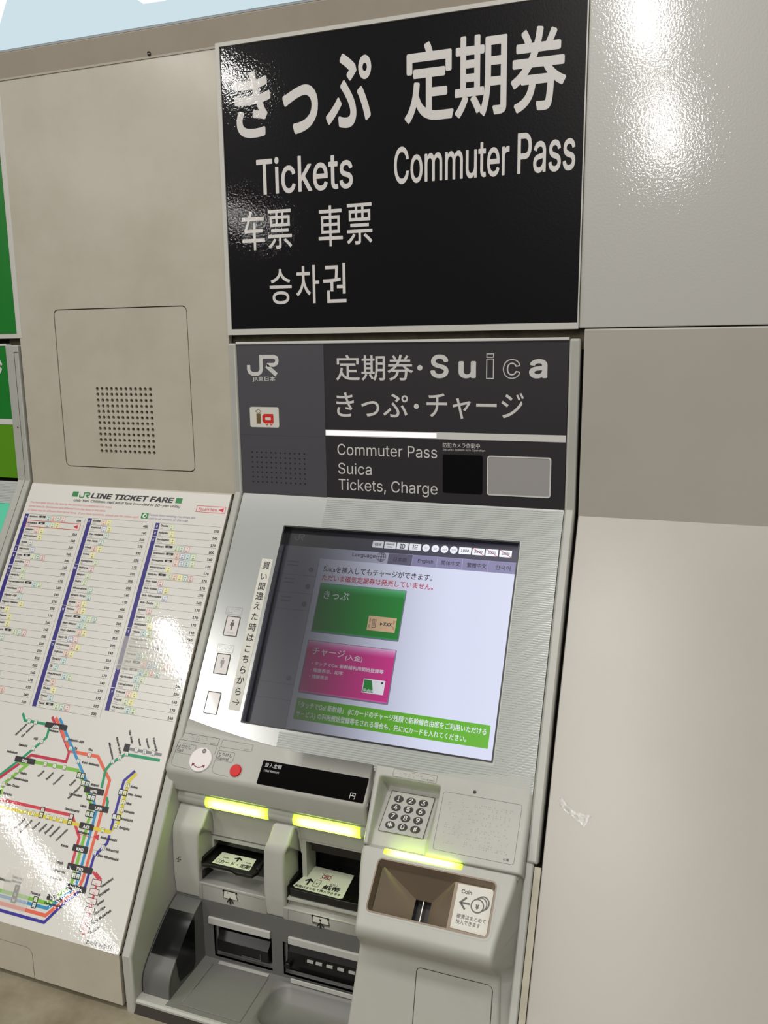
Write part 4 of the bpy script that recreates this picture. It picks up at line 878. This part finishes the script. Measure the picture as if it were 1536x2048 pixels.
# slot panel
SP = MB()
colp = fillet([(-212, -431), (-226, -433), (-249, -458), (-252, -500), (-252, -536), (-249.2, -566.5), (-236, -567)], [3, 9, 14, 5, 5, 3], 6)
loft(SP, colp, lambda s: -1, lambda s: 53-10.5*sstep(0, .45, s), 3, 42, PLAST); loft(SP, colp, lambda s: 158-8.5*sstep(0, .45, s), lambda s: 193-11*sstep(0, .45, s), 4, 48, PLAST)
loft(SP, colp, lambda s: 300, lambda s: 330, 4, 40, PLAST)
SP.extr([(-190, -431), (-218, -431), (-213, -482), (-190, -482)], 38, 160, PLAST); SP.extr([(-170, -431), (-219, -431), (-213, -459), (-170, -459)], 178, 310, PLAST)
st1 = fillet([(-200, -540), (-212, -542.5), (-232, -541), (-251.2, -537), (-250, -566.5), (-236, -567)], [2, 5, 2, 2], 5)
k1 = [(p.x, p.y) for p in st1]; SP.extr(k1+[(-200, -567)], 40, 152, PLAST, True)
st2 = fillet([(-200, -536), (-236, -538), (-239, -545), (-251.2, -546), (-250, -566.5), (-236, -567)], [2, 2, 2, 2], 5)
SP.extr([(p.x, p.y) for p in st2]+[(-200, -567)], 179, 310, PLAST, True)
slp = SP.build('slot_panel', tm, weld=1, label='moulded panel with recesses for the card and bill slots')
b = MB(); FPp = Fr(-.2523, 0, up=True)
for u, v_ in ((7, -507), (10, -504), (13, -507), (10, -510), (10, -507), (8, -511), (12.5, -503)): b.dot(FPp, u, v_, 1.0, .15, INK, 8)
b.build('microphone_holes', slp)
def pict(b, cu, top, w, h, fr, yen):
    m = INK; x0, x1 = cu-w/2, cu+w/2
    b.quad(fr, x0-1.5, top+.2, x1+1.5, top-1.2, .3, m); b.quad(fr, x0-1.5, top+.2, x0+.6, top-3.2, .3, m); b.quad(fr, x1-.6, top+.2, x1+1.5, top-3.2, .3, m)
    pts = [(x0+1.2, top-1), (x0-.6, top-h*.62), (x1+1.8, top-h*.62), (x1-1.2, top-1)]; b.poly(fr, pts, .28, LABEL); b.stroke(fr, pts, .8, .34, m, True)
    if yen:
        for k in range(1, 4): b.stroke(fr, [(x0-.6, top-h*.62-k*.9), (x1+1.8, top-h*.62-k*.9)], .35, .31, m)
        b.text(fr, '¥', m, .36, at=(cu, top-h*.45), size=8, al='C', bold=.04)
    else: b.poly(fr, [(cu-5.5, top-4.2), (cu-3.6, top-2.4), (cu-2.2, top-4.2)], .36, m)
    b.poly(fr, [(cu, top-h*.48), (cu+5.4, top-h*.84), (cu+5.4, top-h), (cu+1.3, top-h*.72), (cu+1.3, top-h*1.06), (cu-1.3, top-h*1.06), (cu-1.3, top-h*.72), (cu-5.4, top-h), (cu-5.4, top-h*.84)], .4, m)
FQ = Fr(-.2512, 0, up=True)
b = MB(); b.stroke(FQ, [(150, -541.5), (47, -540), (46.5, -564)], .35, .3, INKG); pict(b, 93.5, -541, 21, 20.5, FQ, False); b.build('card_pictogram', slp)
b = MB(); b.stroke(FQ, [(300, -547.6), (187, -547.6), (186.5, -565)], .35, .3, INKG); pict(b, 237, -546.8, 24, 17.5, FQ, True); b.build('bill_pictogram', slp)
# card slot
b = MB(); b.ring(Fr(-.2105, 0, up=True), rr(38.5, -485, 162, -543, 1), rr(46, -491, 158, -536, 1), -30, 1.5, PLAST2); b.quad(Fr(-.185, 0, up=True), 40, -486, 160, -545, 0, BLK); b.box(Fr(-.2095, 0, up=True), 52, -492, 158, -499, -14, 0, BLK)
cs = b.build('card_slot', tm, label='card slot with black tray and printed label')
def tray(name, parent, x0, x1, yb, yf, z, notch, hgt):
    b = MB(); F = Flat(z)
    b.prism(F, [(x0+5, yb), (x1-4, yb), (x1, yf-12), (x1-5, yf), (x0+.62*(x1-x0)+6, yf+1), (x0+.55*(x1-x0), yf-4 if notch else yf), (x0+.18*(x1-x0), yf-4 if notch else yf), (x0+6, yf-1), (x0, yf-9)], -hgt, 0, BLK)
    b.prism(F, [(x0+5, yb), (x0+10, yb), (x0+5, yf-9), (x0, yf-9)], 0, 5, BLK); b.prism(F, [(x1-4, yb), (x1-8, yb), (x1-5, yf-12), (x1, yf-12)], 0, 4, BLK)
    return b.build(name, parent, bevel=.8)
tray('tray', cs, 41, 135, 196, 250, -.5085, True, 5)
b = MB(); F = Flat(-.5083); b.prism(F, [(61, 214), (118, 214), (122, 242), (60, 242)], 0, .4, LABELG); n = .6
b.text(F, 'カード・定期', INK, n, box=(70, 230.5, 119, 239.5), bold=.02); b.stroke(F, [(64, 231), (68, 231), (68, 239), (64, 239)], .6, n, INK, True); b.poly(F, [(93, 217.5), (100, 222.5), (98.5, 224.4), (94.4, 221.8), (94.4, 228.5), (91.6, 228.5), (91.6, 221.8), (87.5, 224.4), (86, 222.5)], n, INK)
b.text(F, 'CARD', INK, n, box=(69, 224, 79, 226.6), bold=.01); b.text(F, 'PASS', INK, n, box=(107, 225, 116, 227.6), bold=.01); b.build('slot_label', cs)
# bill slot
b = MB(); b.ring(Fr(-.2105, 0, up=True), rr(192, -460, 312, -541, 1), rr(199, -463, 306, -532, 1), -30, 1.2, PLAST2); b.quad(Fr(-.165, 0, up=True), 192, -459, 312, -545, 0, BLK); b.box(Fr(-.205, 0, up=True), 204, -462, 300, -480, -14, 0, BLK)
b.quad(Flat(-.524), 186, 165, 306, 215, 0, BLK); bs = b.build('bill_slot', tm, label='wide bill slot with black tray and printed label')
tray('tray', bs, 180, 297, 185, 243, -.5205, False, 12)
b = MB(); b.extr([(-246, -533.5), (-246, -536.5), (-200, -536.5), (-200, -533.5)], 184, 300, PLAST2); b.extr([(-240, -537), (-240, -546), (-200, -546), (-200, -537)], 184, 300, mat('worn_grey', (150, 146, 132), .6, dirt=.8, dscale=40)); b.build('shelf', bs)
b = MB(); F = Flat(-.5203); b.prism(F, [(200, 184)]+[(262, 186), (266, 238), (262, 241), (192, 238), (188, 235)], 0, .4, LABELG); n = .6
b.poly(F, [(206, 213), (213, 219), (211, 221), (207.4, 218), (207.4, 228), (204.6, 228), (204.6, 218), (201, 221), (199, 219)], n, INK); b.stroke(F, rr(214, 213, 223, 228, 1.5), .7, n, INK, True); b.text(F, '¥', INK, n, at=(218.5, 223), size=7, al='C', bold=.02)
b.text(F, 'BILL', INK, n, box=(238, 214.5, 250, 218.2)); b.text(F, '紙幣', INK, n, box=(230, 219.5, 256, 229.5), bold=.02); b.text(F, '紙幣はまとめて挿入できます', INK, n, box=(191, 231.5, 261, 237), bold=.015)
b.stroke(F, [(226+7*math.cos(a*.524), 203+4.6*math.sin(a*.524)) for a in range(12)], .8, n, INK, True); b.text(F, '曲', INK, n, at=(226, 206), size=8, al='C'); RI = mat('ink_red', (190, 30, 40), .4); b.stroke(F, [(218, 197), (234, 209)], .9, n+.1, RI); b.stroke(F, [(234, 197), (218, 209)], .9, n+.1, RI); b.build('slot_label', bs)

# coin module
cm_prof = fillet([(FH(0, -8, -16).y*1000, FH(0, -8, -16).z*1000), (FH(0, 1.6, -7).y*1000, FH(0, 1.6, -7).z*1000), (FH(0, 3.0, -.3).y*1000, FH(0, 3.0, -.3).z*1000), (FH(0, 99).y*1000, FH(0, 99).z*1000), (-350, -480), (FL(0, -2).y*1000, FL(0, -2).z*1000), (FL(0, 150).y*1000, FL(0, 150).z*1000)], [.5, .8, 16, 10, 9], 8)
b = MB()
def cxl(s): return 312.5
k_ = len(cm_prof)
def sfrac(i): return i/(k_-1)
HP = (338.8, 14.2, 493.6, 79.6)
# cumulative depth along the hopper face decides the taper and where the hopper opening lies
vface = []
for p in cm_prof: vface.append(((p.x/1000-FH.o.y)*FH.dv.y+(p.y/1000-FH.o.z)*FH.dv.z)*1000)
zz = [p.y for p in cm_prof]
def xlf(i):
    z = zz[i]
    if z > -466: return 312.8+17*sstep(0, 100, vface[i])
    return 329.8-5*sstep(-466, -515, z)*1 if z > -515 else 324.8-(z+515)*-.0-12*sstep(-515, -560, z)*1
def xrf(i):
    z = zz[i]
    if z > -466: return 516.5-13*sstep(0, 100, vface[i])
    return 503.5+3.7*sstep(-466, -515, z)+8*sstep(-515, -610, z)
# insert rows for the opening
prof2 = []; meta = []
for i, p in enumerate(cm_prof):
    prof2.append(p); meta.append((vface[i], xlf(i), xrf(i)))
ins = []
for vv in (14.2, 40, 60, 79.6):
    q = FH(0, vv); ins.append((Vector((q.y*1000, q.z*1000)), (vv, 312.8+17*sstep(0, 100, vv), 516.5-13*sstep(0, 100, vv))))
# straight part of the face: put the inserted rows in order
allr = []
done = False
for p, mm in zip(prof2, meta):
    if not done and mm[0] > 82 : 
        allr += ins; done = True
    allr.append((p, mm))
prof3 = [a for a, _ in allr]; met3 = [m_ for _, m_ in allr]
rows = []; kk = len(prof3)
for i in range(kk):
    tt = (prof3[min(i+1, kk-1)]-prof3[max(i-1, 0)]).normalized(); nn = Vector((tt.y, -tt.x)); p = prof3[i]; v0_, a, c_ = met3[i]; row = []; r = 5
    rb = 6
    deep = p.x+60 if p.y > -466 else -265
    def add(x, dep): q = p-nn*dep; row.append((x/1000, q.x/1000, q.y/1000))
    row.append((min(a, 313)/1000, -.20, (p.y)/1000)); 
    for j in range(6): tq = rad(18*j); add(a+r*(1-math.cos(tq)), r*(1-math.sin(tq)))
    for x in (HP[0], 400, HP[2]): add(x, 0)
    for j in range(6): tq = rad(90-18*j); add(c_-rb*(1-math.cos(tq)), rb*(1-math.sin(tq)))
    e_ = FS(0, 0); ys = (-(p.y)/cT*sT) if p.y < -410 else p.x+20   # flow back to the slope plane at the right edge
    yS = p.y*math.tan(rad(T))
    row.append((.5195, max(p.x+6, yS)/1000 if p.y > -470 else (yS+2)/1000, p.y/1000)); row.append((.5195, (yS+30)/1000, p.y/1000)); rows.append(row)
def skip(i, j):
    v0_, v1_ = met3[i][0], met3[i+1][0]; return (v1_ < 3.2 and j >= len(rows[0])-4) or 7 <= j <= 8 and v0_ >= 14 and v1_ <= 80 and prof3[i].y > -470 and v1_ > v0_
b.grid(rows, SILVER if 0 else PLAST, skip=skip); cmo = b.build('coin_module', tm, label='projecting pale grey module with coin hopper')
# hopper
b = MB(); rimO = rr(HP[0]-.2, HP[1]-.2, HP[2]+.2, HP[3]+.2, 6.5, 6); rimI = rr(HP[0]+1.6, HP[1]+1.6, HP[2]-1.6, HP[3]-1.6, 5, 6); b.ring(FH, rr(HP[0]-3, HP[1]-3, HP[2]+3, HP[3]+3, 9, 6), rimO, -1, .25, PLAST); b.ring(FH, rimO, rimI, -3, .7, HOP)
l2 = rr(HP[0]+4.5, HP[1]+7, HP[2]-5, HP[3]-4, 5, 6); k = len(rimI); b.mesh([FH(u, v_, .2) for u, v_ in rimI]+[FH(u, v_, -12) for u, v_ in l2], [(i, (i+1) % k, k+(i+1) % k, k+i) for i in range(k)], HOP, True)
A_ = {'tl': FH(344, 19.5, -11.5), 'bl': FH(344, 76, -11.5), 'tm': FH(440, 19.5, -11.5), 'bm': FH(440, 76, -11.5), 'tr': FH(489, 19.5, -11.5), 'br': FH(489, 76, -11.5),
      'stl': FH(387, 44, -44), 'str': FH(408, 44, -44), 'sbl': FH(387, 74, -44), 'sbr': FH(408, 74, -44)}
b.face([A_['tl'], A_['stl'], A_['sbl'], A_['bl']], HOP); b.face([A_['tm'], A_['bm'], A_['sbr'], A_['str']], HOP); b.face([A_['tl'], A_['tm'], A_['str'], A_['stl']], HOP); b.face([A_['bl'], A_['sbl'], A_['sbr'], A_['bm']], HOP)
b.face([A_['tm'], A_['tr'], A_['br'], A_['bm']], HOP)
ho = b.build('coin_hopper', cmo, label='bronze funnel for coins')
b = MB(); b.box(FH, 387, 44, 408, 74, -70, -60, BLK)
for (a, c_) in ((('stl', 'str')), (('str', 'sbr')), (('sbl', 'sbr')), (('stl', 'sbl'))):
    p, q = A_[a], A_[c_]; d_ = FH.n*-.022; b.face([p, q, q+d_, p+d_], BLK)
b.face([A_['stl']+FH.n*-.022, A_['str']+FH.n*-.022, A_['sbr']+FH.n*-.022, A_['sbl']+FH.n*-.022], BLK)
b.box(FH, 397.4, 45, 398.4, 74, -62, -43, mat('slot_steel', (200, 196, 190), .3, metal=.9)); b.build('coin_slot', cmo)
b = MB(); b.prism(FH, [(444.5, 22.5), (490.5, 21.5), (490, 75), (444.5, 74)], -11.4, -10.6, LABEL); n = -10.4
b.text(FH, 'Coin', INKG, n, box=(450, 28, 463.2, 32.8), bold=.02); b.stroke(FH, [(463, 43.6), (452, 43.6)], 2.2, n, INKG); b.stroke(FH, [(458, 36.6), (451, 43.6), (458, 50.6)], 2.4, n, INKG)
for k, (cu, cv) in enumerate(((478.5, 39.5), (476, 41.2), (472.5, 43.8))):
    R_ = 7.6; b.dot(FH, cu, cv, R_+.8, n+k*.1, INKG, 32); b.dot(FH, cu, cv, R_-.8, n+k*.1+.05, LABEL, 32)
b.text(FH, '¥', INKG, n+.4, at=(472.5, 47.4), size=9.8, al='C', bold=.04)
b.text(FH, '硬貨はまとめて', INKG, n, box=(449.8, 56.4, 485.8, 61.6), bold=.008); b.text(FH, '投入できます', INKG, n, box=(449.8, 62.8, 480, 68), bold=.008); b.build('coin_label', cmo)
b = MB(); b.box(FH, 343.2, 1.9, 447.6, 8.8, -3, .9, GL); centred(b.build('guide_light', tm, bevel=1, label='glowing yellow-green bar over the coin hopper'))
b = MB(); b.stroke(FL, [(402.5, 110), (402.5, 14), (404, 10.5), (407.5, 9)], .9, .25, DARKLINE); b.stroke(FL, [(407.5, 9), (492, 9), (496.6, 11), (498.4, 15), (498.4, 110)], .9, .25, DARKLINE); b.rbox(FL, 403, 9.4, 498, 130, 6, -.3, .6, PLAST, .4); b.build('coin_door', cmo, label='flat service door')

# lower grey outlet module
FG = Fr(-.25, 0, up=True); b = MB()
# back wall with two openings
Z = lambda v_: v_
for (u0_, v0_, u1_, v1_) in ((-1, -566, 330, -603), (-1, -603, 62, -664), (158, -603, 176, -664), (62, -656, 158, -664), (176, -656, 330, -664)): b.box(FG, u0_, v0_, u1_, v1_, -4, 0, MGREY)
for u0_, u1_ in ((62, 158), (176, 330)):
    b.box(FG, u0_, -603, u1_, -604, -40, -4, MGREY); b.quad(FG, u0_, -603, u1_, -656, -40, GAP); b.quad(Flat(-.656), u0_, 210, u1_, 250, 0, MGREY)
    b.ring(FG, rr(u0_, -603, u1_, -656, .5), rr(u0_+3.5, -606.5, u1_-3.5, -653, .5), -14, -8, MGREY2)
    for u in (u0_, u1_): b.mesh([(u/1000, -.25, -.603), (u/1000, -.21, -.603), (u/1000, -.21, -.656), (u/1000, -.25, -.656)], [(0, 1, 2, 3)], MGREY)
om = b.build('outlet_module', tm, label='dark grey ticket outlet module')
for x0, x1 in ((55, 157), (186, 330)):
    b = MB(); b.extr([(-249.5, -591), (-252.8, -591.5), (-253.5, -602), (-249.5, -602.5)], x0, x1, mat('guide_white', (176, 176, 170), .4)); b.build('guide_bar', om, bevel=.8)
b = MB(); b.extr([(-257, -652.5), (-258.5, -652.8), (-259.5, -659), (-256, -659.4)], 191, 330, mat('guide_white', (176, 176, 170), .4)); b.build('guide_bar', om, bevel=.6)
b = MB(); b.box(Flat(-.6605), 72, 253, 154, 259, 0, .5, mat('guide_white', (176, 176, 170), .4)); b.build('guide_bar', om)
b = MB(); b.extr([(-212, -613), (-240, -617), (-250, -628), (-250, -646), (-238, -653), (-212, -653)], 67, 151, BLK); DE = mat('dark_edge', (70, 68, 66), .4); b.extr([(-250.3, -643), (-251.2, -643), (-251, -645), (-249, -645)], 108, 140, DE); b.box(FG, 138, -634, 140, -645, 0, 1, DE); b.build('ticket_outlet', om, bevel=2, label='black ticket outlet snout')
b = MB(); b.extr([(-212, -608), (-238, -612), (-244, -622), (-246, -640), (-244, -652), (-212, -655)], 180, 330, BLK); b.disc(Fr(-.247, 0, up=True), 183, -640, 5, -6, 6, BLK, 20, 1)
bo = b.build('bill_outlet', om, bevel=1.5, label='wide black bill outlet')
for u in (212, 225.5, 242, 259, 276, 292):
    b = MB(); b.box(Fr(-.2455, 0, up=True), u, -626.5, u+9.5, -630, -2, 1.2, mat('guide_white', (176, 176, 170), .4)); b.build('roller', bo)
# tray floor with basin
b = MB(); F = Flat(-.661)
O_ = (44, 250, 330, 352)
bas = (170, 258, 330-2, 340)
for a in ((44, 250, 168, 352), (168, 250, 330, 258), (168, 341, 330, 352)): b.box(F, *a, -6, 0, MGREY2)
oc = rr(168, 258, 400, 341, 2, 8); ic = rr(170, 260, 400, 339, 24, 8); ib = rr(182, 272, 400, 326, 18, 8); k = len(ic)
b.mesh([F(u, v_, 0) for u, v_ in oc]+[F(u, v_, 0) for u, v_ in ic]+[F(u, v_, -4) for u, v_ in rr(172, 262, 400, 337, 23, 8)]+[F(u, v_, -20) for u, v_ in ib], [(q*k+i, q*k+(i+1) % k, (q+1)*k+(i+1) % k, (q+1)*k+i) for q in range(3) for i in range(k)]+[tuple(range(3*k, 4*k))], MGREY2, True)
b.extr([(-258, -661), (-266, -659.6), (-333, -659.6), (-340, -661)], 62, 66, MGREY2); tr_ = b.build('change_tray', tm, label='grey change tray with rounded basin')
b = MB(); b.prism(F, [(70, 262), (156, 260), (158, 345), (64, 345)], 0, 1.2, MGREY2); b.build('tray_plate', tr_, bevel=.6)
# receipt / reader hump
hp_ = fillet([(-240, -568), (-252, -567.5), (-280, -579), (-313, -604.5), (-341.5, -634), (-343, -664)], [6, 22, 22, 16], 6)
b = MB(); loft(b, hp_, lambda s: -.5, lambda s: 45, 3, 2, MGREY)
side = [(p.x, p.y) for p in hp_]+[(-236, -664), (-236, -568)]
b.mesh([(.0448, y/1000, z/1000) for y, z in side], [tuple(range(len(side)))], MGREY); b.mesh([(-.0004, y/1000, z/1000) for y, z in side], [tuple(range(len(side)))], MGREY); hump = b.build('reader_hump', tm, label='curved grey reader housing')
idx = [i for i, p in enumerate(hp_) if -612 < p.y < -574]
win = [hp_[i] for i in idx]; b = MB(); rows = []
q0 = Vector((-272.5, -575.5)); q1 = Vector((-322, -612.5)); mid = [p for p in hp_ if q1.y < p.y < q0.y]
pts = [q0]+mid+[q1]
off = []
for i, p in enumerate(pts):
    tt = (pts[min(i+1, len(pts)-1)]-pts[max(i-1, 0)]).normalized(); off.append(p+Vector((tt.y, -tt.x))*.8)
b.grid([[(.0025, p.x/1000, p.y/1000) for p in off], [(.0456, p.x/1000, p.y/1000) for p in off]], BGLASS)
ss = [(p.x, p.y) for p in off]+[(-323, -648), (-283, -662), (-262, -664), (-262, -590)]
ss = [(p.x, p.y) for p in off]+[(-319, -640), (-316, -652), (-282, -658), (-277, -650)]
b.mesh([(.0456, y/1000, z/1000) for y, z in ss], [tuple(range(len(ss)))], BGLASS); b.build('reader_window', hump, label='black glass reader window wrapping the corner')
# sill and black kick strip
b = MB(); b.extr([(-340, -663.5), (-340, -661.5), (-355, -661.5), (-357.5, -664), (-357.5, -667), (-340, -667)], -6, 330, PLAST); b.build('sill', tm, weld=1)
b = MB(); b.extr([(-340, -667), (-357.2, -667), (-359.5, -683), (-340, -683)], -4, 330, mat('dark_strip', (58, 54, 50), .5)); b.build('dark_strip', tm)
# carcass behind everything
b = MB(); b.extr([(80, 235), (30, 235), (35, 5), (-140, -345), (-150, -406), (-155, -440), (-150, -470), (-150, -560), (-190, -600), (-190, -683), (80, -683)], -2, 520, GAP); b.build('carcass', tm)
